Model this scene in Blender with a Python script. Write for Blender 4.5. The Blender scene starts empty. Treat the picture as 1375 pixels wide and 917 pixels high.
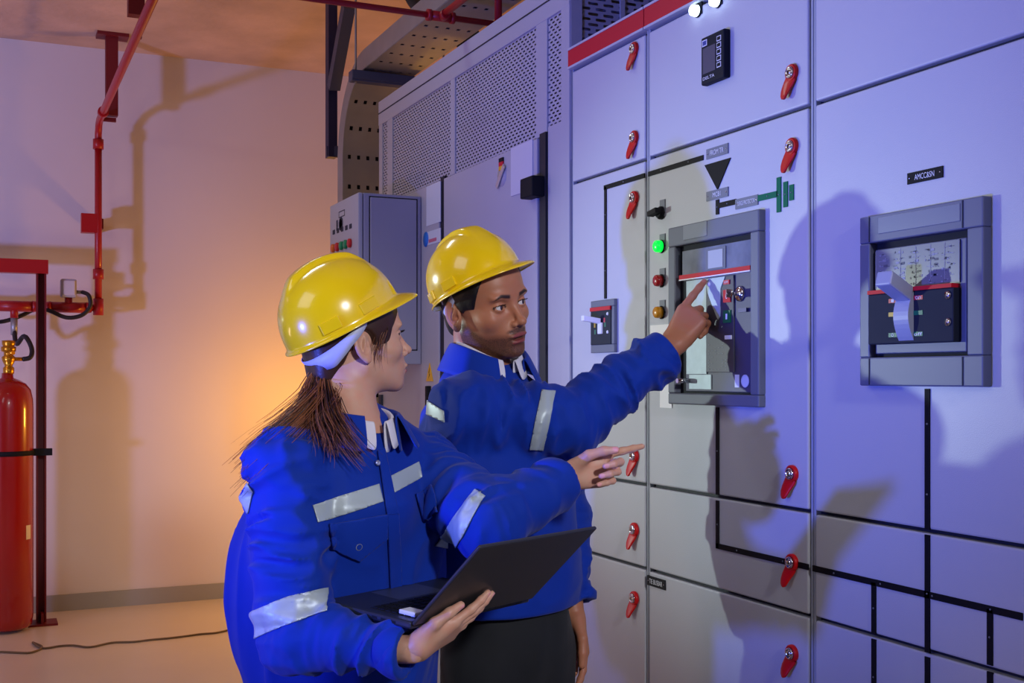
import bpy, bmesh, math, random
import numpy as np
from mathutils import Vector, Matrix
random.seed(7); RNG = np.random.default_rng(7)
# ------------------------------------------------------------------ camera geometry (1375 x 917)
FP, CX, HY, CH = 1550.0, 687.5, 505.0, 1.45
TH = math.atan(705.5/1550.0); SN, CS = math.sin(TH), math.cos(TH)
D = 1.5            # plane of the switchgear fronts (X = D)
WALL = 7.65        # back wall (Y)
CEIL = 3.5
def W(u, v, d):
    r = (u-CX)/FP*d
    return Vector((d*SN + r*CS, d*CS - r*SN, CH + (HY-v)/FP*d))
def PX(u, v, X=D):
    a = (u-CX)/FP
    return W(u, v, X/(SN + a*CS))
def PY(u, v, Y=WALL):
    a = (u-CX)/FP
    return W(u, v, Y/(CS - a*SN))
def PZ(u, v, z=0.0):
    return W(u, v, (CH-z)*FP/(v-HY))
def yX(u, X=D): return PX(u, HY, X).y
def zX(u, v, X=D): return PX(u, v, X).z

SC = bpy.context.scene
COL = SC.collection
def lin(c):
    c = c/255.0
    return c/12.92 if c <= 0.04045 else ((c+0.055)/1.055)**2.4
def rgb(r, g, b): return (lin(r), lin(g), lin(b), 1.0)

# ------------------------------------------------------------------ materials
MATS = {}
def mat(name, col=(200,200,200), rough=0.5, metal=0.0, emit=None, es=0.0, bump=0.0, bscale=200.0,
        bdist=0.001, var=0.0, vscale=5.0, trans=0.0, alpha=1.0, coat=0.0, spec=0.5, ior=1.45, sheen=0.0):
    if name in MATS: return MATS[name]
    m = bpy.data.materials.new(name); m.use_nodes = True
    nt = m.node_tree; b = nt.nodes['Principled BSDF']
    c = rgb(*col)
    b.inputs['Base Color'].default_value = c
    b.inputs['Roughness'].default_value = rough
    b.inputs['Metallic'].default_value = metal
    b.inputs['Specular IOR Level'].default_value = spec
    b.inputs['Coat Weight'].default_value = coat
    b.inputs['Transmission Weight'].default_value = trans
    b.inputs['IOR'].default_value = ior
    b.inputs['Alpha'].default_value = alpha
    b.inputs['Sheen Weight'].default_value = sheen
    if emit:
        b.inputs['Emission Color'].default_value = rgb(*emit); b.inputs['Emission Strength'].default_value = es
    tc = nt.nodes.new('ShaderNodeTexCoord')
    if bump > 0:
        n = nt.nodes.new('ShaderNodeTexNoise'); n.inputs['Scale'].default_value = bscale; n.inputs['Detail'].default_value = 2
        nt.links.new(tc.outputs['Object'], n.inputs['Vector'])
        bp = nt.nodes.new('ShaderNodeBump'); bp.inputs['Strength'].default_value = bump; bp.inputs['Distance'].default_value = bdist
        nt.links.new(n.outputs['Fac'], bp.inputs['Height']); nt.links.new(bp.outputs['Normal'], b.inputs['Normal'])
    if var > 0:
        n = nt.nodes.new('ShaderNodeTexNoise'); n.inputs['Scale'].default_value = vscale; n.inputs['Detail'].default_value = 6
        nt.links.new(tc.outputs['Object'], n.inputs['Vector'])
        mr = nt.nodes.new('ShaderNodeMapRange'); mr.inputs['From Min'].default_value = .3; mr.inputs['From Max'].default_value = .7
        mr.inputs['To Min'].default_value = 1-var; mr.inputs['To Max'].default_value = 1+var*.5
        nt.links.new(n.outputs['Fac'], mr.inputs['Value'])
        mx = nt.nodes.new('ShaderNodeMix'); mx.data_type = 'RGBA'; mx.blend_type = 'MULTIPLY'; mx.inputs[0].default_value = 1
        mx.inputs[6].default_value = c
        nt.links.new(mr.outputs['Result'], mx.inputs[7]); nt.links.new(mx.outputs[2], b.inputs['Base Color'])
    MATS[name] = m
    return m

def perforated(name, base, axis, pu, pv, lu, lv):
    """sheet metal punched with staggered oblong holes; real see-through holes (alpha)"""
    m = mat(name, base, 0.4, 0.0, bump=.1, bscale=400); nt = m.node_tree; b = nt.nodes['Principled BSDF']
    tc = nt.nodes.new('ShaderNodeTexCoord'); sp = nt.nodes.new('ShaderNodeSeparateXYZ')
    nt.links.new(tc.outputs['Object'], sp.inputs[0])
    def M(op, a, bb=None, c=None):
        n = nt.nodes.new('ShaderNodeMath'); n.operation = op
        for i, q in enumerate((a, bb, c)):
            if q is None: continue
            if isinstance(q, (int, float)): n.inputs[i].default_value = q
            else: nt.links.new(q, n.inputs[i])
        return n.outputs[0]
    U = sp.outputs['Y' if axis == 'Y' else 'X']; V = sp.outputs['Z']
    r = M('DIVIDE', V, pv); row = M('FLOOR', r); fv = M('ABSOLUTE', M('SUBTRACT', M('SUBTRACT', r, row), .5))
    odd = M('MULTIPLY', M('MODULO', M('ABSOLUTE', row), 2.0), .5)
    q = M('ADD', M('DIVIDE', U, pu), odd); fu = M('ABSOLUTE', M('SUBTRACT', M('FRACT', M('ADD', q, 100.0)), .5))
    # rounded slot distance in metres
    du = M('MAXIMUM', M('SUBTRACT', M('MULTIPLY', fu, pu), (lu-lv)/2), 0.0); dv = M('MULTIPLY', fv, pv)
    dd = M('SQRT', M('ADD', M('MULTIPLY', du, du), M('MULTIPLY', dv, dv)))
    hole = M('GREATER_THAN', dd, lv/2)
    nt.links.new(hole, b.inputs['Alpha'])
    return m

# ------------------------------------------------------------------ mesh building
def rootmat(o):
    return Matrix.LocRotScale(o.location, o.rotation_euler, o.scale)
def top(o):
    while o.parent: o = o.parent
    return o
def link(name, me, mats, parent=None, smooth=False, bevel=0.0, label=None, segs=2):
    o = bpy.data.objects.new(name, me); COL.objects.link(o)
    for m in (mats if isinstance(mats, (list, tuple)) else [mats]): me.materials.append(m)
    if parent is not None:
        # every part keeps an identity transform under its thing: bring the mesh into the thing's space
        me.transform(rootmat(top(parent)).inverted()); o.parent = parent
    if smooth:
        for p in me.polygons: p.use_smooth = True
    if bevel > 0:
        b = o.modifiers.new('bevel', 'BEVEL'); b.width = bevel; b.segments = segs; b.limit_method = 'ANGLE'; b.angle_limit = math.radians(40)
        b.harden_normals = False
    if label: o['label'] = label
    return o
def thing(name, label, cat, loc=(0,0,0), rz=0, group=None):
    o = bpy.data.objects.new(name, None); COL.objects.link(o); o.location = loc; o.rotation_euler = (0,0,rz)
    o.empty_display_size = .1
    o['label'] = label; o['category'] = cat
    if group: o['group'] = group
    return o
def tag(o, label, cat, group=None):
    o['label'] = label; o['category'] = cat
    if group: o['group'] = group
    return o
def structure(o): o['kind'] = 'structure'; return o

class MB:
    def __init__(s): s.v = []; s.f = []; s.mi = []; s.sm = []; s.cur = 0
    def mat(s, i): s.cur = i; return s
    def add(s, vs, fs, smooth=False):
        n = len(s.v); s.v += [tuple(v) for v in vs]
        for f in fs: s.f.append([i+n for i in f]); s.mi.append(s.cur); s.sm.append(smooth)
        return s
    def box(s, a, b):
        x0,x1 = sorted((a[0],b[0])); y0,y1 = sorted((a[1],b[1])); z0,z1 = sorted((a[2],b[2]))
        return s.add([(x0,y0,z0),(x1,y0,z0),(x1,y1,z0),(x0,y1,z0),(x0,y0,z1),(x1,y0,z1),(x1,y1,z1),(x0,y1,z1)],
                     [(0,3,2,1),(4,5,6,7),(0,1,5,4),(1,2,6,5),(2,3,7,6),(3,0,4,7)])
    def obox(s, c, ax, ay, az):
        c, ax, ay, az = Vector(c), Vector(ax), Vector(ay), Vector(az)
        vs = [c+ax*i+ay*j+az*k for k in (-1,1) for i,j in ((-1,-1),(1,-1),(1,1),(-1,1))]
        return s.add(vs, [(0,3,2,1),(4,5,6,7),(0,1,5,4),(1,2,6,5),(2,3,7,6),(3,0,4,7)])
    def tube(s, pts, rad, n=12, cap=True, closed=False):
        pts = [Vector(p) for p in pts]; N = len(pts)
        rad = rad if isinstance(rad, (list, tuple)) else [rad]*N
        rings = []; up = None
        for i, p in enumerate(pts):
            t = (pts[min(i+1, N-1)] - pts[max(i-1, 0)]).normalized()
            if up is None:
                up = Vector((0,0,1)) if abs(t.z) < .9 else Vector((1,0,0))
            x = (up - t*up.dot(t)).normalized(); y = t.cross(x); up = x
            rings.append([p + (x*math.cos(2*math.pi*k/n) + y*math.sin(2*math.pi*k/n))*rad[i] for k in range(n)])
        vs = [q for r in rings for q in r]; fs = []
        for i in range(N-1):
            for k in range(n):
                fs.append((i*n+k, i*n+(k+1)%n, (i+1)*n+(k+1)%n, (i+1)*n+k))
        s.add(vs, fs, True)
        if cap:
            m = len(s.v)-len(vs)
            s.f.append([m+k for k in range(n)][::-1]); s.mi.append(s.cur); s.sm.append(False)
            s.f.append([m+(N-1)*n+k for k in range(n)]); s.mi.append(s.cur); s.sm.append(False)
        return s
    def cyl(s, a, b, r, n=20, r2=None):
        return s.tube([a, b], [r, r if r2 is None else r2], n)
    def lathe(s, c, prof, n=24, axis=(0,0,1)):
        c = Vector(c); ax = Vector(axis).normalized()
        x = ax.orthogonal().normalized(); y = ax.cross(x)
        vs = []; fs = []
        for r, h in prof:
            for k in range(n):
                a = 2*math.pi*k/n; vs.append(c + ax*h + (x*math.cos(a)+y*math.sin(a))*r)
        for i in range(len(prof)-1):
            for k in range(n):
                fs.append((i*n+k, i*n+(k+1)%n, (i+1)*n+(k+1)%n, (i+1)*n+k))
        s.add(vs, fs, True)
        m = len(s.v)-len(vs)
        for i, rev in ((0, True), (len(prof)-1, False)):
            if prof[i][0] > 1e-5:
                f = [m+i*n+k for k in range(n)]; s.f.append(f[::-1] if rev else f); s.mi.append(s.cur); s.sm.append(False)
        return s
    def prismX(s, yz, x0, x1):
        """outline in (y,z), extruded from x0 to x1"""
        n = len(yz); vs = [(x0,y,z) for y,z in yz] + [(x1,y,z) for y,z in yz]
        fs = [list(range(n)), list(range(2*n-1, n-1, -1))] + [(i, i+n, (i+1)%n+n, (i+1)%n) for i in range(n)]
        return s.add(vs, fs)
    def mesh(s, name='m'):
        me = bpy.data.meshes.new(name); me.from_pydata(s.v, [], s.f)
        me.polygons.foreach_set('material_index', s.mi); me.polygons.foreach_set('use_smooth', s.sm)
        bm = bmesh.new(); bm.from_mesh(me); bmesh.ops.recalc_face_normals(bm, faces=bm.faces); bm.to_mesh(me); bm.free()
        me.update(); return me
    def build(s, name, mats, parent=None, **k): return link(name, s.mesh(name), mats, parent, **k)

def text(body, size, width, loc, parent=None, m=None, right=(0,-1,0), up=(0,0,1), name='lettering', depth=.0004):
    """lettering on a surface; width = total width wanted (scales it narrow)"""
    cu = bpy.data.curves.new('t', 'FONT'); cu.body = body; cu.size = 1; cu.align_x = 'CENTER'; cu.align_y = 'CENTER'; cu.resolution_u = 3
    to = bpy.data.objects.new('t', cu); COL.objects.link(to)
    bpy.context.view_layer.update()
    me = bpy.data.meshes.new_from_object(to.evaluated_get(bpy.context.evaluated_depsgraph_get()))
    bpy.data.objects.remove(to)
    xs = [v.co.x for v in me.vertices]; ys = [v.co.y for v in me.vertices]
    if not xs: return None
    w = max(xs)-min(xs); h = max(ys)-min(ys); cx, cy = (max(xs)+min(xs))/2, (max(ys)+min(ys))/2
    R, U = Vector(right), Vector(up); L = Vector(loc)
    sx = width/w; sy = size/h
    for v in me.vertices: v.co = L + R*((v.co.x-cx)*sx) + U*((v.co.y-cy)*sy)
    for p in me.polygons: p.material_index = 0
    me.materials.clear()
    return link(name, me, m, parent)
# ================================================================== MATERIALS
M_wall   = mat('wall_paint', (214,208,206), .55, bump=.08, bscale=60, bdist=.002, var=.04, vscale=1.2)
M_ceil   = mat('concrete_ceiling', (204,176,156), .85, bump=.35, bscale=14, bdist=.01, var=.25, vscale=2.2)
M_floor  = mat('epoxy_floor', (205,198,190), .32, var=.05, vscale=2.0, bump=.03, bscale=30)
M_skirt  = mat('skirting_grey', (150,152,150), .5)
M_cab    = mat('powder_coat_grey', (190,193,198), .38, bump=.34, bscale=520, bdist=.0009, spec=.55)
M_cabd   = mat('frame_grey', (165,172,180), .42, bump=.2, bscale=520, bdist=.0006)
M_gap    = mat('gap_dark', (28,30,40), .6)
M_encl   = mat('enclosure_grey', (176,176,184), .4, bump=.12, bscale=400)
M_red    = mat('red_band', (205,24,46), .5, spec=.25)
M_latch  = mat('latch_red', (205,10,16), .4, coat=.1, spec=.35)
M_chrome = mat('chrome', (210,210,215), .12, 1.0)
M_black  = mat('black_plastic', (22,23,27), .6, spec=.18)
M_mimic  = mat('mimic_black', (18,18,20), .6, spec=.18)
M_green  = mat('mimic_green', (0,110,72), .6, spec=.18)
M_plateg = mat('plate_grey', (112,118,126), .4)
M_bezel  = mat('breaker_grey', (98,104,118), .45, bump=.05, bscale=300)
M_bezeld = mat('breaker_dark_grey', (54,58,72), .6, spec=.18)
M_white  = mat('white_plastic', (235,238,240), .4)
M_ink    = mat('white_ink', (225,228,235), .5)
M_galv   = mat('galvanised', (165,168,165), .42, .55, bump=.15, bscale=40, var=.1, vscale=9)
M_strut  = mat('blue_grey_steel', (78,84,112), .5)
M_pipe   = mat('fire_red_pipe', (168,22,26), .38, coat=.2)
M_cyl    = mat('fire_red_cylinder', (160,8,5), .25, coat=.7)
M_dkred  = mat('dark_red_steel', (110,20,26), .5)
M_brass  = mat('brass', (206,150,44), .3, .9)
M_hose   = mat('rubber_hose', (34,32,34), .5)

# ================================================================== ROOM SHELL
XL, XR, YB = -4.6, 3.4, -3.2
def shell(name, a, b, m): return structure(MB().box(a, b).build(name, m))
shell('floor', (XL-.2, YB-.2, -.2), (XR+.2, WALL+.2, 0), M_floor)
shell('ceiling', (XL-.2, YB-.2, CEIL), (XR+.2, WALL+.2, CEIL+.2), M_ceil)
shell('wall_back', (XL, WALL, 0), (XR, WALL+.2, CEIL), M_wall)
shell('wall_left', (XL-.2, YB, 0), (XL, WALL, CEIL), M_wall)
shell('wall_right', (XR, YB, 0), (XR+.2, WALL, CEIL), M_wall)
shell('wall_rear', (XL, YB-.2, 0), (XR, YB, CEIL), M_wall)
sk = MB().box((XL, WALL-.02, 0), (XR, WALL-.001, .1)).build('baseboard_back', M_skirt); structure(sk)
# board-marked concrete beam strip along the ceiling
bm_ = MB(); bm_.box((XL+.01, 5.6, CEIL-.012), (1.0, 5.64, CEIL-.0005)); structure(bm_.build('trim_1', M_ceil))

# ================================================================== SWITCHGEAR (front plane X = D)
Y0, Y1, Y2 = yX(766.5), yX(869), yX(1090)     # column edges, far to near
Y3 = -.10
ZT = 2.365                                      # top of the cabinets
S1, S2, S3 = zX(868,213.5), zX(868,651), zX(868,764)
SD = .78
def cabinet(label, ya, yb, doors, xlabel):
    """ya > yb; doors = list of (z0, z1)"""
    t = thing('switchgear_cabinet', label, 'electrical cabinet', ((D+SD/2), (ya+yb)/2, 0), 0)
    b = MB(); b.box((D+.022, ya-.001, .1), (D+SD, yb+.001, ZT)); b.box((D+.05, ya-.01, 0), (D+SD-.03, yb+.01, .1))
    b.build('cabinet_body', [M_cabd], t)
    fw = .008
    MB().box((D+.004, ya-.001, .1), (D+.022, ya-fw, ZT)).build('corner_post', [M_cabd], t, bevel=.002)
    MB().box((D+.004, yb+fw, .1), (D+.022, yb+.001, ZT)).build('corner_post', [M_cabd], t, bevel=.002)
    for z_ in (ZT-.052, ZT): MB().box((D-.012, ya-.002, z_), (D+.03, yb+.002, z_+.006)).build('band_edge', [M_cab], t)
    b = MB(); b.box((D-.010, ya-.002, ZT-.046), (D+.03, yb+.002, ZT)); b.build('top_band', [M_red], t, label='red band along the top edge')
    ds = []
    for z0, z1 in doors:
        o = MB().box((D, ya-.011, z0+.004), (D+.020, yb+.011, z1-.004)).build('door', [M_cab], t, bevel=.004, segs=3)
        ds.append(o)
    for z0, z1 in doors: MB().box((D+.016, ya-.009, z1-.006), (D+.0225, yb+.009, z1+.006)).build('door_gap_seal', [M_gap], t)
    return t, ds
rows = [(.11, S3), (S3, S2), (S2, S1), (S1, ZT-.056)]
c1, d1 = cabinet('narrow grey switchgear cabinet marked SW1 with a small breaker, beside the perforated enclosure', Y0, Y1, rows, '')
c2, d2 = cabinet('middle grey switchgear cabinet marked MDB with the framed breaker the man points at', Y1, Y2, rows, '')
c3, d3 = cabinet('wide grey switchgear cabinet marked AMCC&SN at the right edge, nearest the camera', Y2, Y3, rows, '')

# ---- latches (door > latch)
def latch_mesh():
    b = MB()
    # red ring head
    b.mat(0).lathe((.002,0,0), [(.0172,0),(.0180,.004),(.0178,.0085),(.0160,.0105),(.0136,.0110),(.0130,.0095)], 32, (-1,0,0))
    # curled tail sweeping down and away, standing off the door
    pts = [(.0005,-.0085,.0160,-.0040),(.0035,-.0150,.0156,-.0050),(.0075,-.0220,.0146,-.0066),(.0115,-.0300,.0134,-.0086),(.0138,-.0380,.0122,-.0106),(.0142,-.0445,.0106,-.0120),(.0132,-.0490,.0078,-.0128),(.0122,-.0515,.0030,-.0130)]
    n = 16; vs = []; fs = []
    for i, (y, z, w, x) in enumerate(pts):
        a = pts[max(i-1,0)]; c = pts[min(i+1,len(pts)-1)]; ty, tz = c[0]-a[0], c[1]-a[1]; l = math.hypot(ty, tz); sy, sz = -tz/l, ty/l
        for k in range(n):
            t = 2*math.pi*k/n; q = math.cos(t); q = math.copysign(abs(q)**.7, q); h = math.sin(t); h = math.copysign(abs(h)**.8, h)
            vs.append((x-.0032*h, y+sy*w*q, z+sz*w*q))
    for i in range(len(pts)-1):
        for k in range(n): fs.append((i*n+k, i*n+(k+1)%n, (i+1)*n+(k+1)%n, (i+1)*n+k))
    b.add(vs, fs, True); b.add([vs[-n+k] for k in range(n)], [tuple(range(n))])
    b.mat(1).lathe((-.0070,0,0), [(.0120,.0),(.0120,.004),(.0104,.0055),(.0082,.0055),(.0075,.0043),(.0052,.0043),(.0048,.0058),(0.0001,.0058)], 28, (-1,0,0))
    b.mat(2).box((-.0138,-.0008,-.0034),(-.0130,.0008,.0034))
    b.mat(1).cyl((-.006,0,0),(.002,0,0),.012)
    return b.mesh('latch')
LM = latch_mesh()
for m in (M_latch, M_chrome, M_black): LM.materials.append(m)
def put_latch(door, u, v):
    p = PX(u, v); o = bpy.data.objects.new('latch', LM); COL.objects.link(o); o.parent = door
    o.location = p - top(door).location
    return o
for v, k in ((66,3),(185,3),(266,2),(612,2),(711,1),(803,0)): put_latch(d1[k], 853, v)
for v, k in ((98,3),(197,2),(636,2),(755,1),(877,0)): put_latch(d2[k], 1065, v)

# ---- mimic diagram strips on the doors (door > mimic_line)
def strip(door, u0, v0, u1, v1, w=.012, m=M_mimic, th=.0022, name='mimic_line', stud=True):
    a, c = PX(u0, v0), PX(u1, v1)
    b = MB()
    if abs(a.z-c.z) > abs(a.y-c.y): y = (a.y+c.y)/2; b.box((D-th, y-w/2, a.z), (D+.001, y+w/2, c.z)); ln = abs(a.z-c.z); ver = True
    else: z = (a.z+c.z)/2; b.box((D-th, a.y, z-w/2), (D+.001, c.y, z+w/2)); ln = abs(a.y-c.y); ver = False
    if stud:
        n = max(1, int(ln/.12))
        for i in range(n):
            f = (i+.5)/n; q = a.lerp(c, f)
            if ver: q.y = (a.y+c.y)/2
            else: q.z = (a.z+c.z)/2
            b.mat(1).lathe((D-th, q.y, q.z), [(.002,0),(.0015,.001),(.0002,.0013)], 8, (-1,0,0)); b.mat(0)
    return b.build(name, [m, M_plateg], door)
H1 = zX(868, 235)   # height of the upper black line
def hstrip(door, u0, u1, z, **k):
    def vv(u): return HY-(z-CH)*FP/((D/(SN+(u-CX)/FP*CS)))
    return strip(door, u0, vv(u0), u1, vv(u1), **k)
hstrip(d1[2], 811.5, 866, H1); hstrip(d2[2], 871, 945, H1)
strip(d1[2], 813.5, 251, 813.5, 401)
strip(d2[2], 964, 268, 964, 288); zh = zX(964, 276.5)
hstrip(d2[2], 966, 989, zh)
hstrip(d2[2], 1018, 1045, zX(1018,266.5), m=M_green, w=.013)
strip(d2[2], 1046.5, 238, 1046.5, 285, m=M_green, w=.014); strip(d2[2], 1055.5, 244, 1055.5, 278, m=M_green, w=.014); strip(d2[2], 1063.5, 248, 1063.5, 269, m=M_green, w=.014)
strip(d2[2], 964, 547, 964, 664); strip(d2[1], 964, 672, 964, 736)
H2 = zX(964, 733); hstrip(d2[1], 962, 1086, H2); hstrip(d3[1], 1092, 1374, H2)
strip(d3[2], 1246, 522, 1246, 711); strip(d3[1], 1246, 718, 1246, 876); strip(d3[0], 1246, 882, 1246, 990)
strip(d3[1], 1174, 782, 1174, 851); strip(d3[0], 1174, 858, 1174, 960)
strip(d3[1], 1330, 818, 1330, 893); strip(d3[0], 1330, 902, 1330, 1000)
a = PX(947,222); b_ = PX(982,214); c_ = PX(964,255)
MB().prismX([(a.y,a.z),(a.y-(a.y-b_.y),a.z),(( a.y+b_.y)/2,c_.z)], D+.001, D-.0025).build('mimic_arrow', [M_mimic], d2[2])

# ---- nameplates (cabinet > nameplate)
def plate(door, u0, v0, u1, v1, txt, m=M_black, ink=M_ink, ts=.5, tw=.6, screws=True):
    """u0<u1; v0,v1 top and bottom at the left edge"""
    a, c = PX(u0, v0), PX(u0, v1); y1 = yX(u1)
    b = MB(); b.box((D-.0025, a.y, a.z), (D+.001, y1, c.z))
    if screws:
        for y in (a.y-.006, y1+.006): b.mat(1).lathe((D-.0025, y, (a.z+c.z)/2), [(.002,0),(.0015,.0009),(.0002,.0011)], 8, (-1,0,0))
    o = b.build('nameplate', [m, M_chrome], door)
    text(txt, (a.z-c.z)*ts, (a.y-y1)*tw, (D-.0032, (a.y+y1)/2, (a.z+c.z)/2), door, ink)
    return o
plate(d1[3], 769, 76, 791, 92, 'SW1', tw=.42, screws=False)
plate(d2[3], 872.5, 18, 901.5, 34, 'MDB', tw=.42)
plate(d2[2], 949.5, 201, 978.5, 214.5, 'FROM TR', m=M_plateg, tw=.62)
plate(d2[2], 949.5, 258, 978.5, 270.5, 'MCB1', m=M_plateg, tw=.36)
plate(d2[2], 988.5, 268, 1018.5, 281.5, 'SURGE PROTECTOR', m=M_plateg, tw=.78, ts=.42)
plate(d3[2], 1219.5, 233, 1267, 248, 'AMCC&SN', tw=.56)
plate(d1[2], 802, 498, 822, 507.5, 'CAP. BANK', tw=.72, ts=.5)
plate(d2[0], 870, 772, 894, 785, 'TIE BUSBAR', tw=.72, ts=.5)
# ---- blank white plate beside the breaker
q0, q1 = PX(874, 437), PX(899, 497)
MB().box((D-.002, q0.y, q0.z), (D+.001, q1.y, q1.z)).build('blank_plate', [mat('bright_white_plate', (252,252,252), .4)], d2[2])
q0, q1 = PX(887, 500), PX(903, 548)
MB().box((D-.002, q0.y, q0.z), (D+.001, q1.y, q1.z)).build('blank_plate', [MATS['bright_white_plate']], d2[2])

# ---- indicator lamps and selector (cabinet > indicator_lamp)
def lamp(door, u, v, r, m, tagm=M_plateg, pl=True):
    p = PX(u, v); b = MB()
    if pl: b.mat(1).box((D-.0025, p.y-.012-.004, p.z+.030), (D+.001, p.y+.012-.004, p.z-.01))
    b.mat(2).lathe((D+.001, p.y, p.z), [(r*1.12,0),(r*1.12,.004),(r*1.0,.006)], 28, (-1,0,0))
    b.mat(0).lathe((D-.004, p.y, p.z), [(r,0),(r,.010),(r*.93,.0145),(r*.7,.0170),(.0001,.0178)], 28, (-1,0,0))
    return b.build('indicator_lamp', [m, tagm, M_black], door)
lamp(d2[3], 938, 15, .0130, mat('lamp_white_lit', (255,255,255), .3, emit=(215,240,255), es=4.5), M_black)
lamp(d2[3], 965, 2, .0130, MATS['lamp_white_lit'], M_black)
lamp(d2[2], 889, 331, .0145, mat('lamp_green_lit', (0,190,70), .25, emit=(0,255,70), es=1.1))
lamp(d2[2], 889, 377, .0145, mat('lamp_red', (170,22,28), .25, coat=.5))
lamp(d2[2], 889, 419.5, .0145, mat('lamp_amber', (206,140,10), .25, coat=.5))
p = PX(889, 286); b = MB(); b.mat(1).box((D-.0025, p.y-.016, p.z+.032), (D+.001, p.y+.008, p.z-.01))
b.mat(0).lathe((D+.001, p.y, p.z), [(.016,0),(.016,.008),(.0125,.012),(.0125,.014)], 28, (-1,0,0))
b.obox((D-.021, p.y+.002, p.z+.001), (.009,0,0), (0,.019,-.003), (0,.0008,.0062))
b.build('selector_switch', [M_black, M_plateg], d2[2], bevel=.0015, label='black rotary selector switch')

# ---- power meter (cabinet > power_meter > screen, key)
a, c = PX(946, 52), PX(946, 109)
y0, y1 = a.y, yX(981); x0 = D-.0175
z0, z1 = zX(981,103)-.002, zX(981,38.5)
yl = yX(941, x0); yr = y1
pm = MB().box((x0, yl, z0), (D+.001, yr, z1)).build('power_meter', [mat('meter_black', (22,26,38), .6, spec=.18)], d2[3], bevel=.004)
W_, H_ = yl-yr, z1-z0
def mrect(f0, f1, g0, g1, dx, m, nm, mats=None):
    return MB().box((x0-dx, yl-W_*f0, z0+H_*g0), (x0+.0005, yl-W_*f1, z0+H_*g1))
b = MB(); b.box((x0-.0008, yl-W_*.10, z0+H_*.22), (x0+.001, yl-W_*.64, z0+H_*.76))
b.mat(1)
b.box((x0-.0008, yl-W_*.07, z0+H_*.80), (x0+.001, yl-W_*.28, z0+H_*.93)); b.mat(2); b.box((x0-.0012, yl-W_*.10, z0+H_*.82), (x0+.001, yl-W_*.25, z0+H_*.91))
for i in range(5):
    g = .24+i*.135
    b.mat(1).box((x0-.0008, yl-W_*.70, z0+H_*g), (x0+.001, yl-W_*.88, z0+H_*(g+.105)))
    b.mat(3).box((x0-.0016, yl-W_*.725, z0+H_*(g+.018)), (x0+.001, yl-W_*.855, z0+H_*(g+.087)))
b.build('meter_keypad', [mat('lcd_grey', (84,86,94), .25), M_ink, mat('badge_blue', (40,60,140), .4), M_black], d2[3])
text('DELTA', H_*.065, W_*.5, (x0-.0012, yl-W_*.36, z0+H_*.12), d2[3], M_ink)
# ---- floor text under latches is worn off; nothing to build

# ---- big framed breaker on the middle cabinet
def frame_mb(yA, yB, zA, zB, wy0, wy1, wzb, wzt, xf, xb):
    """rectangular frame; yA>yB; wy0 = width at far side"""
    b = MB()
    b.box((xf, yA, zB), (xb, yB, zB-wzt)); b.box((xf, yA, zA+wzb), (xb, yB, zA))
    b.box((xf, yA, zA+wzb), (xb, yA-wy0, zB-wzt)); b.box((xf, yB+wy1, zA+wzb), (xb, yB, zB-wzt))
    return b
xf = D-.018
yA, yB = yX(905.5), yX(1028); zB = zX(1028, 281); zA = zX(1028, 547)
t = d2[2]
br = frame_mb(yA, yB, zA, zB, .030, .030, .026, .046, xf, D+.001).build('breaker_frame', [M_bezel], t, bevel=.003)
b = MB(); b.box((xf-.0015, yA-.068, zB-.002), (xf+.001, yA-.165, zB-.036)); b.build('frame_insert', [mat('frame_insert_grey', (128,136,146), .35)], t, bevel=.001)
# recessed breaker front (dark) + galvanised left half
gA, gB = yA-.030, yB+.030
ga, gb = zA+.026, zB-.046
hh = gb-ga; ww = gA-gB
def Q(f, g): return gA-ww*f, ga+hh*g
def fb(f0, f1, g0, g1, xa, xb=D-.0002):
    (ya_, za_), (yb_, zb_) = Q(f0, g0), Q(f1, g1)
    return MB().box((xa, ya_, za_), (xb, yb_, zb_))
fb(0,1,0,1,D-.0012).build('breaker_recess', [mat('recess_dark', (30,33,42), .6, spec=.18)], t)
M_face = mat('breaker_face', (66,64,92), .42, bump=.03, bscale=200)
fb(.10,.985,.015,.96,D-.006).build('breaker_face', [M_face], t, bevel=.001)
fb(.12,.40,.13,.755,D-.0085).build('side_plate', [mat('zinc_plate', (158,172,176), .35, .3, var=.1, vscale=40)], t)
fb(.40,.76,.14,.755,D-.0100).build('trip_unit', [mat('trip_unit_grey', (58,58,74), .4)], t, bevel=.001)
fb(.16,.46,.03,.125,D-.0088).build('base_plate', [MATS['zinc_plate']], t)
# bright chamfered cover plate above the trip unit
ys_, zs_ = [], []
pts = [Q(.40,.752), Q(.66,.752), Q(.60,.68), Q(.595,.50), Q(.565,.48), Q(.50,.56), Q(.43,.66)]
MB().prismX(pts, D-.0118, D-.001).build('cover_plate', [mat('pale_cover', (172,190,194), .3, .2)], t)
o = fb(.08,.99,.795,.960,D-.0125); o.build('display_window', [mat('glare_window', (150,160,168), .15, trans=.30, ior=1.3, var=.25, vscale=22)], t, bevel=.001, label='window over the display with glare painted in')  # pale uneven colour paints glare on the glass
b = fb(.42,.68,.805,.945,D-.0150); b.build('display_bezel', [M_bezel], t); fb(.46,.65,.815,.930,D-.0165).build('display', [mat('lcd_pale', (178,186,186), .3)], t, label='pale grey display')
fb(.06,.995,.768,.797,D-.0175).build('red_stripe', [M_red], t, label='red stripe across the breaker front')
fb(.06,.995,.761,.768,D-.0180).build('stripe_edge', [M_white], t)
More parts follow.
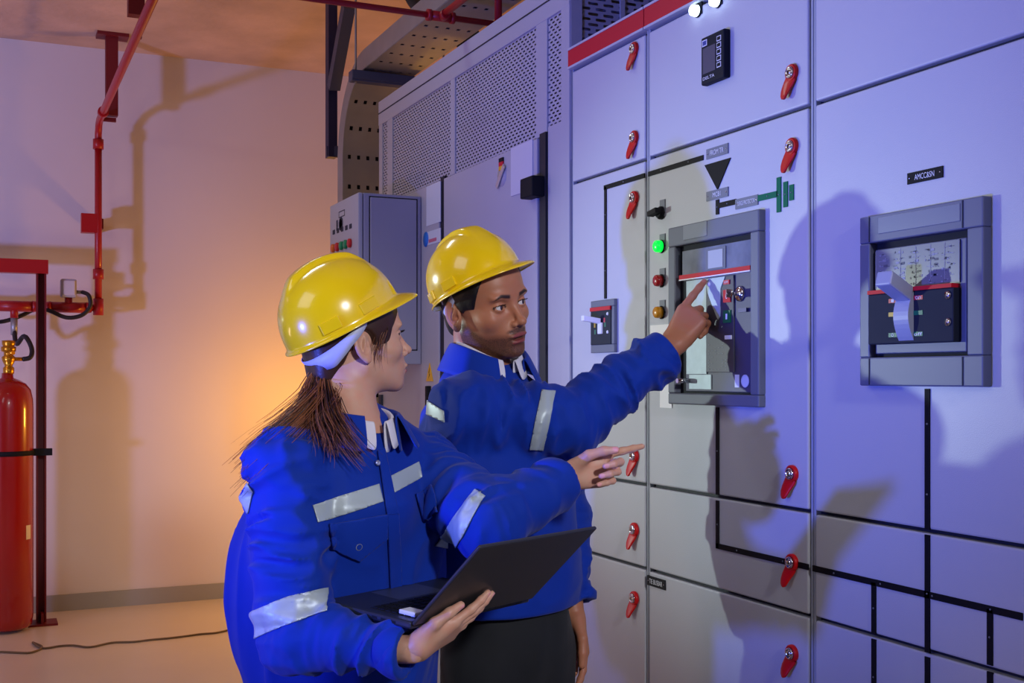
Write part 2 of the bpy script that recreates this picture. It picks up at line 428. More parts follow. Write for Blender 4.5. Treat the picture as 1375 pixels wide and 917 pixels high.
for (f0,f1,g0,g1,m,nm,tx) in ((.645,.715,.700,.728,mat('push_off_red',(200,20,60),.35),'off_button','OFF'),(.64,.73,.585,.665,M_red,'off_button','O'),(.64,.73,.455,.535,mat('push_green',(0,100,62),.35),'on_button','I'),(.83,.93,.515,.540,mat('tag_blue',(70,66,110),.35),'brand_tag',''),(.66,.74,.350,.375,M_white,'status_flag','')):
    fb(f0,f1,g0,g1,D-.0130).build(nm, [m], t)
    if tx:
        yy, zz = Q((f0+f1)/2, (g0+g1)/2); text(tx, hh*(g1-g0)*.45, ww*(f1-f0)*(.7 if len(tx) > 1 else .25), (D-.0134, yy, zz), t, M_ink)
y_, z_ = Q(.83, .632); b = MB(); b.lathe((D-.006, y_, z_), [(.017,0),(.017,.004),(.012,.007),(.006,.007),(.005,.012),(.0001,.0125)], 24, (-1,0,0)); b.obox((D-.035, y_+.002, z_), (.012,.006,0), (0,.0012,0), (0,0,.009)); b.cyl((D-.016,y_,z_),(D-.026,y_,z_),.004)
b.build('key_switch', [M_chrome], t, label='chrome key left in the lock')
# printed dots/lettering on the trip unit
b = MB(); rr = random.Random(3)
for i in range(6):
    for j in range(9):
        yy, zz = Q(.44+.045*i, .16+.020*j)
        if rr.random() < .62: b.box((D-.0108, yy-.002, zz-.0008), (D-.0098, yy+.002, zz+.0008))
b.build('trip_unit_marks', [mat('mark_grey', (130,132,146), .5)], t)
b = MB(); yy, zz = Q(.79,.085)
b.box((D-.0075, yy-.008, zz-.014), (D-.005, yy+.008, zz+.014)); b.lathe((D-.006, yy-.030, zz), [(.014,0),(.014,.002),(.0115,.002),(.0115,.0008)], 24, (-1,0,0))
b.build('door_interlock_mark', [M_ink], t)
y_, z_ = Q(.16,.085); MB().cyl((D-.006,y_,z_),(D-.042,y_,z_),.0055).build('racking_pin', [M_chrome], t)
y_, z_ = Q(.45,.715); MB().lathe((D-.011,y_,z_),[(.0055,0),(.005,.003),(.0001,.004)],16,(-1,0,0)).build('rivet', [M_white], t)

# ---- framed switch on the wide cabinet (AMCC&SN)
t = d3[2]
yA, yB = yX(1165.5), yX(1332); zB, zA = zX(1332, 263.5), zX(1332, 519.5)
M_bz2 = mat('switch_frame_blue_grey', (92,98,124), .42)
frame_mb(yA, yB, zA, zB, .026, .034, .052, .050, D-.020, D+.001).build('breaker_frame', [M_bz2], t, bevel=.0025)
for yy in (yA-.0265, yB+.0345+.008):
    for z0_, z1_ in ((zA+.002, zA+.050), (zB-.048, zB-.002)): MB().box((D-.0215, yy-.001, z0_), (D-.019, yy+.001, z1_)).build('frame_seam', [M_bezeld], t)
b = MB(); b.box((D-.0212, yA-.050, zB-.006), (D-.019, yB+.048, zB-.036)); b.build('frame_insert', [mat('insert_steel', (112,120,140), .3)], t, bevel=.001)
gA, gB = yA-.026, yB+.034; ga, gb = zA+.052, zB-.050; hh = gb-ga; ww = gA-gB
fb(0,1,0,1,D-.0012).build('breaker_recess', [MATS['recess_dark']], t)
fb(.02,.955,.03,.94,D-.010).build('breaker_base', [M_bz2], t, bevel=.002)
fb(.04,.90,.585,.93,D-.0125).build('printed_cover', [mat('printed_cover', (110,114,128), .3)], t)
# diagram print on cover
b = MB(); b.mat(0); rr = random.Random(11)
for f in (.04,.31,.47,.62,.76,.90):
    yy, z1_ = Q(f,.60); _, z2_ = Q(f,.92); b.box((D-.0131, yy-.0006, z1_), (D-.0124, yy+.0006, z2_))
for i in range(5):
    for j in range(7):
        for k in range(5):
            f = .06+i*.165+rr.random()*.11; g = .60+j*.044+rr.random()*.02; w = rr.choice((.003,.006,.011)); h = rr.choice((.0015,.0015,.003,.006))
            yy, zz = Q(f, g)
            if f+.02 < .88 and g < .9: b.mat(rr.choice((0,0,1))); b.box((D-.0131, yy, zz), (D-.0124, max(yy-w*.8, gB+ww*.12), zz+h*.7))
b.build('diagram_print', [mat('print_pale', (146,150,166), .5), mat('print_dark', (82,86,100), .5)], t)
fb(.025,.905,.11,.545,D-.028).build('switch_body', [mat('switch_body_dark', (32,38,56), .6, spec=.18)], t, bevel=.002)
fb(.025,.895,.545,.578,D-.030).build('red_stripe', [M_red], t, label='red stripe over the switch body')
# handle: recessed disc segment and protruding lever
y_, z_ = Q(.44,.33); wd = ww*.155
b = MB(); n = 12
ring = [(D-.028-.013*math.sin(math.pi*i/n), z_-.20*hh+.42*hh*i/n) for i in range(n+1)]
ring[0] = (D-.0275, ring[0][1]); ring[-1] = (D-.0275, ring[-1][1])
vs = [(x, y_+wd/2, z) for x, z in ring] + [(x, y_-wd/2, z) for x, z in ring]; m_ = n+1
b.add(vs, [tuple(range(m_)), tuple(range(2*m_-1, m_-1, -1))] + [(i, i+1, i+1+m_, i+m_) for i in range(m_-1)] + [(0, m_, 2*m_-1, m_-1)])
b.build('handle_dial', [mat('handle_grey', (150,156,186), .4)], t)
b = MB(); zt = z_+.13*hh; zt2 = z_+.30*hh
b.obox((D-.055, y_, (zt+zt2)/2+.008), (-.025,0,.014), (0,wd*.52,0), (0.003,0,.0125))
b.build('handle_lever', [MATS['handle_grey']], t, bevel=.003, label='pale grey lever handle tilted up')
for (f,g,tx,m) in ((.565,.485,'on',mat('sw_red',(190,20,60),.4)),(.565,.185,'off',mat('sw_green',(0,110,80),.4)),(.30,.185,'O',MATS['sw_green']),(.565,.36,'',MATS['sw_green']),(.30,.36,'',mat('sw_amber',(200,160,40),.4)),(.30,.475,'I',MATS['sw_red'])):
    yy, zz = Q(f,g); MB().box((D-.0288, yy+ww*.045, zz-hh*.018), (D-.027, yy-ww*.045, zz+hh*.018)).build('position_mark', [m], t)
    if tx: text(tx, hh*.026, ww*(.028*len(tx)), (D-.0292, yy, zz), t, M_ink)
for f, g in ((.86,.485),(.86,.27)):
    yy, zz = Q(f,g); MB().lathe((D-.028,yy,zz),[(.0075,0),(.0065,.003),(.0001,.0035)],16,(-1,0,0)).build('screw', [M_chrome], t)

# ---- small breaker on the narrow cabinet
t = d1[2]
yA, yB = yX(797.5), yX(829); zB, zA = zX(829, 401), zX(829, 473)
frame_mb(yA, yB, zA, zB, .004, .014, .022, .018, D-.010, D+.001).build('breaker_frame', [M_bezel], t, bevel=.0015)
gA, gB = yA-.004, yB+.014; ga, gb = zA+.022, zB-.018; hh = gb-ga; ww = gA-gB
fb(0,1,0,1,D-.0125).build('switch_body', [mat('small_breaker_dark', (40,46,56), .6, spec=.18)], t, bevel=.001)
fb(0,1,.90,1,D-.0150).build('red_stripe', [M_red], t, label='red stripe at the top')
b = fb(.42,.62,.28,.58,D-.017); y_, z_ = Q(.45,.66); b.obox((D-.036, y_+.004, z_), (-.020,.010,.004), (0,.008,0), (0,0,.007))
b.build('handle_lever', [M_white], t, bevel=.001)
for f,g,m in ((.22,.52,MATS['sw_amber']),(.24,.34,MATS['sw_green']),(.74,.52,MATS['sw_green']),(.70,.64,MATS['sw_red'])):
    yy, zz = Q(f,g); MB().box((D-.0132, yy+.004, zz-.006), (D-.012, yy-.004, zz+.006)).build('position_mark', [m], t)
for f,g in ((.86,.80),(.86,.32)):
    yy, zz = Q(f,g); MB().lathe((D-.0125,yy,zz),[(.005,0),(.004,.002),(.0001,.0025)],12,(-1,0,0)).build('screw', [M_white], t)

# ================================================================== PERFORATED ENCLOSURE beyond the switchgear
YE0 = Y0+.004; YE1 = yX(510)                    # near and far ends
ZE = zX(510, 137); ED = .95
ZP = zX(735, 180)                               # bottom of the perforated band
M_perfY = perforated('perforated_front', (172,172,182), 'Y', .0270, .0110, .0158, .0050)
M_perfX = perforated('perforated_side', (160,160,172), 'X', .0500, .0150, .0330, .0080)
ex = D+.002
t = thing('transformer_enclosure', 'tall grey enclosure with perforated upper panels and doors, beyond the switchgear', 'electrical enclosure', (D+ED/2, (YE0+YE1)/2, 0))
b = MB(); b.box((ex+.03, YE0+.03, 0), (D+ED, YE1-.03, .08)); b.box((D+ED-.02, YE0, .08), (D+ED, YE1, ZE)); b.box((ex, YE1-.02, .08), (D+ED-.02, YE1, ZE)); b.box((ex, YE0, ZE-.02), (D+ED, YE1, ZE)); b.box((ex+.02, YE0+.001, .08), (D+ED-.02, YE1-.02, .10)); b.box((ex+.012, YE0+.002, .08), (D+ED-.02, YE0+.010, ZP-.1))
b.build('enclosure_shell', [M_encl], t)
# dark box that paints the shaded interior behind the holes
b = MB(); b.box((ex+.25, YE0+.25, .1), (D+ED-.1, YE1-.2, ZE-.12)); b.build('dark_filler', [mat('interior_shade', (30,30,36), .7)], t)
# frame members of the front
b = MB()
def fr(u0, u1, z0, z1, x=ex-.004, xb=ex+.012):
    b.box((x, yX(u0, ex), z0), (xb, yX(u1, ex), z1))
yN = YE0
fr(510, 514.5, .08, ZE); fr(521, 528, ZP, ZE); fr(606, 612, ZP, ZE); fr(721, 736, ZP, ZE)
b.box((ex-.0055, yX(509.8,ex), ZE-.10), (ex+.013, YE0+.0005, ZE+.0005))
b.box((ex-.0048, yX(755,ex), .081), (ex+.0125, YE0, ZE-.05))
b.box((ex-.0036, yX(737,ex), .08), (ex+.0115, YE0+.001, ZP+.02))
b.build('enclosure_frame', [M_encl], t, bevel=.002)
b = MB(); b.box((ex-.0075, yX(510,ex), ZE-.052), (ex-.003, YE0, ZE-.048)); b.build('frame_groove', [M_gap], t)
for u0, u1 in ((514.5,521),(528,606),(612,721),(736,755)):
    z0 = ZP if u1 < 730 else ZP+.02
    MB().add([(ex+.001, yX(u0,ex), z0),(ex+.001, yX(u1,ex), z0),(ex+.001, yX(u1,ex), ZE-.09),(ex+.001, yX(u0,ex), ZE-.09)], [(0,1,2,3)]).build('perforated_panel', [M_perfY], t)
# side facing the camera, above the cabinets
MB().add([(ex+.01, YE0+.003, ZP-.1),(D+ED-.02, YE0+.003, ZP-.1),(D+ED-.02, YE0+.003, ZE-.02),(ex+.01, YE0+.003, ZE-.02)], [(0,1,2,3)]).build('perforated_panel', [M_perfX], t)
b = MB(); b.box((ex, YE0-.002, ZP-.1), (ex+.035, YE0+.004, ZE)); b.box((ex+.16, YE0-.002, ZP-.1), (ex+.175, YE0+.004, ZE)); b.box((D+ED-.04, YE0-.002, ZP-.1), (D+ED, YE0+.004, ZE)); b.build('side_post', [M_encl], t)
# doors
yd0, yd1 = yX(600, ex), yX(727, ex); zdt = ZP-.004
dr = MB().box((ex-.014, yd0-.004, .10), (ex+.004, yd1+.002, zdt)).build('door', [M_encl], t, bevel=.004)
MB().box((ex-.010, yX(728.5,ex), .10), (ex+.004, yX(736.5,ex), zdt+.01)).build('door_seal', [M_gap], t)
b = MB(); p = PX(726, 248, ex-.03)
b.box((ex-.05, yX(724,ex)+.03, p.z-.03), (ex-.005, yX(735,ex), p.z+.03)); b.build('hinge_block', [M_black], dr, bevel=.004, label='black block at the door edge')
p0, p1 = PX(687, 200, ex-.014), PX(716, 190, ex-.014)
MB().box((ex-.017, p0.y, zX(687,266,ex)), (ex-.013, p1.y, zX(716,190,ex)-.0)).build('blank_plate', [mat('pale_plate', (205,206,214), .45)], dr)
p = PX(674, 232, ex-.014); b = MB()
b.mat(3).lathe((ex-.013, p.y, p.z-.01), [(.034,0),(.034,.002),(.0001,.003)], 28, (-1,0,0))
for i, k in enumerate((0,1,2)):
    b.mat(k).box((ex-.0185, p.y-.016, p.z+.034-i*.013), (ex-.014, p.y+.016, p.z+.047-i*.013))
b.mat(4).obox((ex-.02, p.y, p.z-.012), (.0015,0,0), (0,.03,-.03), (0,.006,.006))
b.build('lock_badge', [M_black, M_red, mat('badge_yellow',(230,180,20),.4), M_encl, M_chrome], dr, label='chrome lock with black, red and yellow badge')
# left door with stickers, triangle and handle
yl0, yl1 = yX(512, ex), yX(594, ex)
dl = MB().box((ex-.014, yl0-.003, .10), (ex+.004, yl1, zdt)).build('door', [M_encl], t, bevel=.004)
MB().box((ex-.010, yX(595,ex), .10), (ex+.004, yX(600.5,ex), zdt+.01)).build('door_seal', [M_gap], t)
p = PX(577, 500, ex-.015)
q = .036
MB().prismX([(p.y+q, p.z-q*.9), (p.y-q, p.z-q*.9), (p.y, p.z+q*.95)], ex-.0165, ex-.013).build('warning_triangle', [mat('warning_yellow', (235,180,20), .45)], dl, label='yellow warning triangle')
MB().prismX([(p.y+.008, p.z-q*.6), (p.y-.006, p.z-q*.2), (p.y+.002, p.z-.1*q), (p.y-.004,p.z+q*.5),(p.y+.006,p.z), (p.y-.001, p.z-q*.2)], ex-.0172, ex-.013).build('bolt_symbol', [M_black], dl)
MB().box((ex-.03, p.y-.012, p.z-.30), (ex-.012, p.y+.012, p.z-.05)).build('door_handle', [M_black], dl, bevel=.003)
p = PX(511.5, 537, ex-.014); MB().box((ex-.024, p.y-.03, p.z-.022), (ex-.012, p.y-.0, p.z+.022)).build('door_catch', [M_bezeld], dl)
for (u0,u1,v0,v1,m) in ((573,592,251,304,mat('notice_pale',(208,216,226),.5)),(573,592,312,330,MATS['notice_pale'])):
    a, c = PX(u0, v0, ex-.014), PX(u1, v1, ex-.014)
    MB().box((ex-.0155, a.y, a.z), (ex-.013, c.y, zX(u0, v1, ex-.014))).build('notice_sheet', [m], dl)
a = PX(582, 322, ex-.016); MB().box((ex-.0165, a.y+.05, a.z-.006), (ex-.015, a.y-.03, a.z+.006)).build('notice_print', [mat('notice_red',(200,110,130),.5)], dl)
a = PX(573, 321, ex-.016); MB().lathe((ex-.0155, a.y+.01, a.z), [(.028,0),(.028,.001),(.0001,.0012)], 20, (-1,0,0)).build('notice_badge', [mat('notice_blue',(40,120,215),.4)], dl)

# ================================================================== CONTROL BOX on the enclosure
Yb = yX(566, ex-.014); xb1 = PY(481, 258, Yb).x; Yf = PX(443, 275, xb1).y
zb1 = PY(481, 258, Yb).z; zb0 = PY(520, 489, Yb).z
t = thing('control_box', 'grey wall-hung control box with a row of coloured buttons, fixed to the enclosure', 'control box', ((xb1+ex)/2, (Yb+Yf)/2, zb0))
xw = ex-.0145
M_box = mat('control_box_grey', (160,160,176), .45)
MB().box((xb1+.02, Yb, zb0), (xw, Yf, zb1)).build('box_body', [M_box], t, bevel=.004)
dr = MB().box((xb1, Yb, zb0), (xb1+.0175, Yf, zb1)).build('box_door', [mat('control_box_door', (176,178,188), .45)], t, bevel=.004)
MB().box((xb1+.016, Yb+.004, zb0+.004), (xb1+.0215, Yf-.004, zb1-.004)).build('door_gap_seal', [M_gap], t)
b = MB(); w = .004
xa_, xc_ = xb1+.045, xw-.02; za_, zc_ = zb0+.055, zb1-.015
MB().box((xa_, Yb-.005, za_), (xc_, Yb+.001, zc_)).build('side_panel', [M_box], t, bevel=.004)
MB().box((xa_-.004, Yb-.0015, za_-.004), (xc_+.004, Yb+.001, zc_+.004)).build('panel_gap', [M_gap], t)
cols = [mat('btn_amber',(225,110,20),.35), mat('btn_red',(200,30,35),.35), mat('btn_green',(0,140,85),.35), MATS['btn_green'] if 'btn_green' in MATS else None, MATS['btn_red'] if 'btn_red' in MATS else None]
cols = [MATS['btn_amber'], MATS['btn_red'], MATS['btn_green'], MATS['btn_green'], MATS['btn_red']]
for i, m in enumerate(cols):
    u = 448.5+i*5.6; p = PX(u, 333.5-i*1.75, xb1)
    MB().lathe((xb1+.001, p.y, p.z), [(.017,0),(.017,.010),(.012,.013),(.0001,.0135)], 20, (-1,0,0)).build('push_button', [m], dr)
    MB().box((xb1-.002, p.y-.014, p.z+.055), (xb1+.001, p.y+.014, p.z+.072)).build('button_label', [M_bezeld], dr)
p = PX(459, 287, xb1)
b = MB(); b.box((xb1-.001, p.y-.04, p.z-.012), (xb1+.001, p.y+.04, p.z-.009)); b.box((xb1-.001, p.y-.04, p.z+.009), (xb1+.001, p.y+.04, p.z+.012)); b.box((xb1-.001, p.y-.04, p.z-.012), (xb1+.001, p.y-.037, p.z+.012)); b.box((xb1-.001, p.y+.037, p.z-.012), (xb1+.001, p.y+.04, p.z+.012)); b.build('printed_mark', [M_bezeld], dr)
p = PX(457, 301, xb1); b = MB(); b.lathe((xb1+.001, p.y-.01, p.z), [(.026,0),(.026,.003),(.020,.003),(.020,.001)], 20, (-1,0,0)); b.box((xb1-.002, p.y+.035, p.z-.02), (xb1+.001, p.y+.05, p.z+.02)); b.build('key_lock', [M_bezeld], dr)

# ================================================================== CABLE TRAY, STRUTS, PIPES
# punched tray running under the ceiling and bending down behind the enclosure
TX0, TX1 = 1.52, 1.76
def tray_path():
    P = []; R = .34; yv = 5.25; zt = 2.81; y = 1.2
    while y < yv-R: P.append((y, zt)); y += .02
    for k in range(28):
        a = math.radians(90-k*90/28); P.append((yv-R+R*math.cos(a), zt-R+R*math.sin(a)))
    z = zt-R
    while z > .02: P.append((yv, z)); z -= .02
    return P
TP = tray_path()
t = thing('cable_tray', 'galvanised punched cable tray bending down behind the perforated enclosure', 'cable tray', ((TX0+TX1)/2, 5.25, 0))
xs = [TX0]; 
for k in range(5):
    c = TX0+.030+k*(TX1-TX0-.06)/4; xs += [c-.0075, c+.0075]
xs.append(TX1)
vs = [(x, y, z) for y, z in TP for x in xs]; nx = len(xs); fs = []
for i in range(len(TP)-1):
    for j in range(nx-1):
        if j % 2 == 1 and i % 7 == 3: continue
        fs.append((i*nx+j, i*nx+j+1, (i+1)*nx+j+1, (i+1)*nx+j))
o = MB().add(vs, fs).build('tray_bed', [M_galv], t); sd = o.modifiers.new('s', 'SOLIDIFY'); sd.thickness = .002
for nm, x in (('side_rail', TX0), ('side_rail', TX1)):
    vs, fs = [], []
    for i, (y, z) in enumerate(TP):
        a = TP[max(i-1,0)]; c = TP[min(i+1,len(TP)-1)]; ty, tz = c[0]-a[0], c[1]-a[1]; l = math.hypot(ty, tz)
        ny, nz = -tz/l, ty/l; vs += [(x, y, z), (x, y+ny*.085, z+nz*.085)]
    n = len(TP); fs = [(2*i, 2*i+1, 2*i+3, 2*i+2) for i in range(n-1)]
    o = MB().add(vs, fs).build(nm, [M_galv], t); sd = o.modifiers.new('s', 'SOLIDIFY'); sd.thickness = .004; sd.offset = 0
ct = thing('backing_cables', 'black cables added behind the tray holes to darken them', 'cables', ((TX0+TX1)/2, 5.25, .5))  # added behind the punched bed so its holes read dark
for k in range(7):
    x = TX0+.024+k*(TX1-TX0-.048)/6; P = []
    for i, (y, z) in enumerate(TP):
        a = TP[max(i-1,0)]; c = TP[min(i+1,len(TP)-1)]; ty, tz = c[0]-a[0], c[1]-a[1]; l = math.hypot(ty, tz)
        if i % 4 == 0: P.append((x, y-tz/l*.022, z+ty/l*.022))
    MB().tube(P, .0172, 8).build('cable', [M_black], ct)
# trapeze hanger under the tray
t = thing('tray_hanger', 'blue-grey steel channel and threaded rods carrying the cable tray', 'pipe hanger', (1.66, 4.93, 2.76))
b = MB(); b.box((1.46, 4.90, 2.758), (1.92, 4.96, 2.798)); b.box((1.46, 4.905, 2.750), (1.92, 4.955, 2.760)); b.build('channel', [M_strut], t, bevel=.004)
for x in (1.485, 1.90): MB().cyl((x, 4.93, 2.74), (x, 4.93, CEIL), .005, 8).build('threaded_rod', [M_galv], t)
# steel bracket left of the tray
t = thing('steel_bracket', 'dark blue steel angle bracket hanging from the ceiling left of the cable tray', 'bracket', tuple(W(446, 120, 5.8)))
def seg(b, p, q, w, h): 
    p, q = Vector(p), Vector(q); dd = (q-p); az = dd/2; ax = Vector((0,1,0)); ay = dd.cross(ax).normalized(); ax = ay.cross(dd).normalized()
    b.obox((p+q)/2, ay*w/2, ax*h/2, az)
b = MB(); p0 = W(445,212,5.8); p1 = Vector((p0.x, p0.y, CEIL)); seg(b, p0, p1, .045, .06); b.build('upright', [mat('bracket_navy', (38,42,84), .5)], t)
b = MB(); seg(b, W(448,118,5.75), W(468,8,5.45), .055, .05); b.build('brace', [M_strut], t)
b = MB(); seg(b, W(440,204,5.8), W(466,204,5.8), .05, .05); b.build('foot', [MATS['bracket_navy']], t)
# sprinkler pipe in front of the tray
M_sp = mat('sprinkler_red', (160,20,30), .4)
t = thing('sprinkler_pipe', 'thin red pipe crossing in front of the cable tray with a tee branch', 'pipe', tuple(W(590,22,3.95)))
c = W(590, 22, 3.95); b = MB()
b.cyl((-1.6, c.y, c.z), (2.3, c.y, c.z), .0105, 12); b.build('pipe_run', [M_sp], t)
b = MB(); b.cyl((c.x+.01, c.y, c.z+.004), (c.x+.01, -.5, c.z+.004), .0125, 12); b.build('branch_pipe', [M_sp], t)
b = MB(); b.cyl((c.x-.04, c.y, c.z), (c.x+.05, c.y, c.z), .017, 16); b.cyl((c.x+.01, c.y, c.z), (c.x+.01, c.y-.04, c.z), .017, 16); b.lathe((c.x-.045,c.y,c.z),[(.020,0),(.020,.014)],16,(1,0,0)); b.lathe((c.x+.040,c.y,c.z),[(.020,0),(.020,.014)],16,(1,0,0)); b.build('tee_fitting', [M_sp], t)
for xx in (-.9, c.x+.22):
    MB().cyl((xx, c.y, c.z), (xx, c.y, CEIL), .006 if xx < 0 else .014, 8).build('drop_rod', [M_sp], t)
# dark cables looping over the tray
t = thing('cable_bundle', 'dark olive cable bundle looping over the cable tray', 'cables', tuple(W(585,30,4.9)))
for k, (du, rr_) in enumerate(((0,.024),(16,.020),(30,.024))):
    P = [W(530+du, -70, 5.15), W(540+du, -30, 5.08), W(552+du, 2, 5.0), W(576+du, 26, 4.95), W(610+du, 48, 4.9), W(650+du, 90, 4.85)]
    P = [W(0,0,1)]*0 + P
    PP = []
    for i in range(len(P)-1):
        for s_ in range(5): PP.append(P[i].lerp(P[i+1], s_/5))
    PP.append(P[-1]); 
    for _ in range(3): PP = [PP[0]]+[(PP[i-1]+PP[i]*2+PP[i+1])/4 for i in range(1,len(PP)-1)]+[PP[-1]]
    MB().tube(PP, rr_, 10).build('cable', [mat('cable_olive', (58,58,50), .6)], t)

# ================================================================== FIRE SUPPRESSION by the back wall
t = thing('fire_pipe', 'red fire-suppression pipe bending from the ceiling down the back wall to a manifold', 'pipe', tuple(PY(130,415,7.45)))
Yp = 7.42
e0 = PY(132, 165, Yp); e1 = PY(127, 412, Yp)
near = Vector((e0.x-.0, -.5, e0.z))
r_ = .021
bend = [Vector((e0.x, Yp-.30, e0.z)), Vector((e0.x, Yp-.10, e0.z)), Vector((e0.x, Yp-.04, e0.z-.02)), Vector((e0.x, Yp, e0.z-.07)), Vector((e0.x, Yp, e0.z-.16))]
b = MB(); b.tube([near]+bend, r_, 14); b.tube([bend[-1], Vector((e0.x, Yp, e1.z))], r_, 14)
b.build('pipe_run', [M_pipe], t)
for z in (e0.z-.13, PY(127,368,Yp).z): MB().lathe((e0.x, Yp, z-.03), [(r_*1.5,0),(r_*1.5,.06)], 16).build('coupling', [M_pipe], t)
MB().lathe((e0.x, Yp-.34, e0.z), [(r_*1.45,0),(r_*1.45,.05)], 16, (0,1,0)).build('coupling', [M_pipe], t); MB().lathe((e0.x, Yp, e1.z-.05), [(r_*1.45,0),(r_*1.45,.1)], 16).build('coupling', [M_pipe], t)
p = PY(119, 300, Yp+.03); MB().box((p.x-.045, Yp-.02, p.z-.06), (e0.x+.01, Yp+.05, p.z+.055)).build('pipe_clamp', [M_pipe], t)
MB().box((e0.x-.03, Yp, p.z-.03),(e0.x+.03, WALL, p.z+.03)).build('wall_bracket', [M_dkred], t)
# manifold
zm = PY(60, 412, Yp).z
b = MB(); b.cyl((-1.6+XL*0-1.2, Yp, zm), (e0.x, Yp, zm), .020, 14); b.build('manifold_pipe', [M_pipe], t)
for u in (19, 92):
    p = PY(u, 412, Yp); b = MB(); b.cyl((p.x-.10, Yp, zm), (p.x+.10, Yp, zm), .032, 16); b.cyl((p.x, Yp, zm), (p.x, Yp, zm+(.07 if u == 92 else -.07)), .022, 14)
    b.lathe((p.x-.13,Yp,zm),[(.028,0),(.036,.03)],16,(1,0,0)); b.lathe((p.x+.10,Yp,zm),[(.036,0),(.028,.03)],16,(1,0,0)); b.build('tee_fitting', [M_pipe], t)
for (u, v0, v1, Yh) in ((151, 32, 156, 7.30), (184, -30, 22, 5.45)):
    p = PY(u, v1, Yh); b = MB(); b.box((p.x-.04, Yh-.03, p.z), (p.x+.03, Yh+.03, CEIL-.01)); b.box((p.x-.09, Yh-.06, CEIL-.02), (p.x+.09, Yh+.06, CEIL)); b.box((e0.x, Yh-.012, e0.z-.012), (p.x+.02, Yh+.012, e0.z+.012))
    b.build('ceiling_hanger', [M_dkred], t)
# support frame
Yf_ = 7.30
p0 = PY(62, 352, Yf_); p1 = PY(55, 838, Yf_); pw = .052
t = thing('cylinder_frame', 'red steel channel frame standing round the fire cylinder', 'frame', (p0.x-.03, Yf_, 0))
b = MB(); b.box((p0.x-.055, Yf_-.03, .0), (p0.x-.045, Yf_+.03, p0.z-.07)); b.box((p0.x-.055, Yf_+.02, .0), (p0.x, Yf_+.03, p0.z-.07)); b.box((p0.x-.010, Yf_-.03, .0), (p0.x, Yf_+.03, p0.z-.07)); b.build('upright', [M_dkred], t)
b = MB(); b.box((XL+2, Yf_-.04, p0.z-.07), (p0.x+.01, Yf_+.04, p0.z+.01)); b.build('crossbar', [M_pipe], t)
b = MB(); b.box((p0.x-.10, Yf_-.09, 0), (p0.x+.06, Yf_+.07, .012)); b.box((p0.x-.03, Yf_-.08, .012), (p0.x-.015, Yf_+.06, .07)); b.build('foot_plate', [M_dkred], t)
# gas cylinder
Yc = 7.18; pc = PY(10, 500, Yc); rc = (PY(45.5,640,Yc).x - pc.x)*.985
zs = PY(10, 508, Yc).z
t = thing('fire_cylinder', 'red fire-suppression gas cylinder with brass valve and black strap at the left edge', 'gas cylinder', (pc.x, Yc, 0))
prof = [(rc*.80,.015),(rc*.94,.03),(rc,.08),(rc,zs-.17),(rc*.985,zs-.12),(rc*.90,zs-.065),(rc*.72,zs-.03),(rc*.45,zs-.008),(rc*.24,zs+.002),(rc*.22,zs+.03),(.0001,zs+.03)]
MB().lathe((pc.x, Yc, 0), prof, 40).build('cylinder_body', [M_cyl], t)
zb_ = PY(10,608,Yc).z
b = MB(); b.lathe((pc.x, Yc, zb_-.014), [(rc+.003,0),(rc+.006,.002),(rc+.006,.026),(rc+.003,.028)], 40); b.box((pc.x+rc, Yc-.02, zb_-.02),(pc.x+rc+.10, Yc+.02, zb_+.02)); b.build('strap', [M_black], t)
# sticker curved on the body
p = PY(37.5, 712, Yc); dx = p.x-pc.x; a0 = -math.acos(max(-1,min(1,dx/rc)))
n=6; vs=[]; 
for i in range(n+1):
    a = a0-.14+.28*i/n
    for z in (p.z-.04, p.z+.04): vs.append((pc.x+(rc+.0015)*math.cos(a), Yc+(rc+.0015)*math.sin(a), z))
MB().add(vs, [(2*i,2*i+2,2*i+3,2*i+1) for i in range(n)]).build('sticker', [mat('sticker_cream',(225,210,180),.5)], t)
z0_ = zs+.03
vl = MB().lathe((pc.x+.006, Yc, z0_), [(.022,-.01),(.030,.0),(.030,.03),(.020,.04),(.034,.07),(.038,.09),(.026,.10),(.026,.12),(.040,.125),(.040,.15),(.030,.152),(.036,.165),(.036,.185),(.0001,.188)], 20).mat(0).cyl((pc.x,Yc,z0_+.08),(pc.x+.085,Yc,z0_+.08),.011,12).cyl((pc.x,Yc,z0_+.115),(pc.x+.03,Yc-.05,z0_+.115),.012,12).build('valve', [M_brass], t)
# hoses
t = thing('discharge_hose', 'black hose from the cylinder valve up to the red manifold', 'hose', (pc.x+.08, Yc, z0_+.08))
pt = PY(19, 412, Yp)
P = [Vector((pc.x+.08,Yc,z0_+.08)), Vector((pc.x+.125,Yc,z0_+.085)), Vector((pc.x+.135,Yc+.03,z0_+.14)), Vector((pc.x+.09,Yc+.10,z0_+.24)), Vector((pt.x+.01,Yp-.05,zm-.25)), Vector((pt.x,Yp,zm-.15)), Vector((pt.x,Yp,zm-.06))]
def smooth_pts(P, k=6, it=4):
    Q = []
    for i in range(len(P)-1):
        for s_ in range(k): Q.append(P[i].lerp(P[i+1], s_/k))
    Q.append(P[-1])
    for _ in range(it*2): Q = [Q[0]]+[(Q[i-1]+Q[i]*2+Q[i+1])/4 for i in range(1,len(Q)-1)]+[Q[-1]]
    return Q
MB().tube(smooth_pts(P), .0135, 12).build('hose_body', [M_hose], t)
MB().cyl((pt.x,Yp,zm-.17),(pt.x,Yp,zm-.07),.019,12).build('hose_ferrule', [M_galv], t)
ps = PY(92, 387, Yp-.03)
t = thing('pressure_switch', 'small pale grey pressure switch box standing on the red manifold', 'switch', (ps.x, Yp, zm+.07))
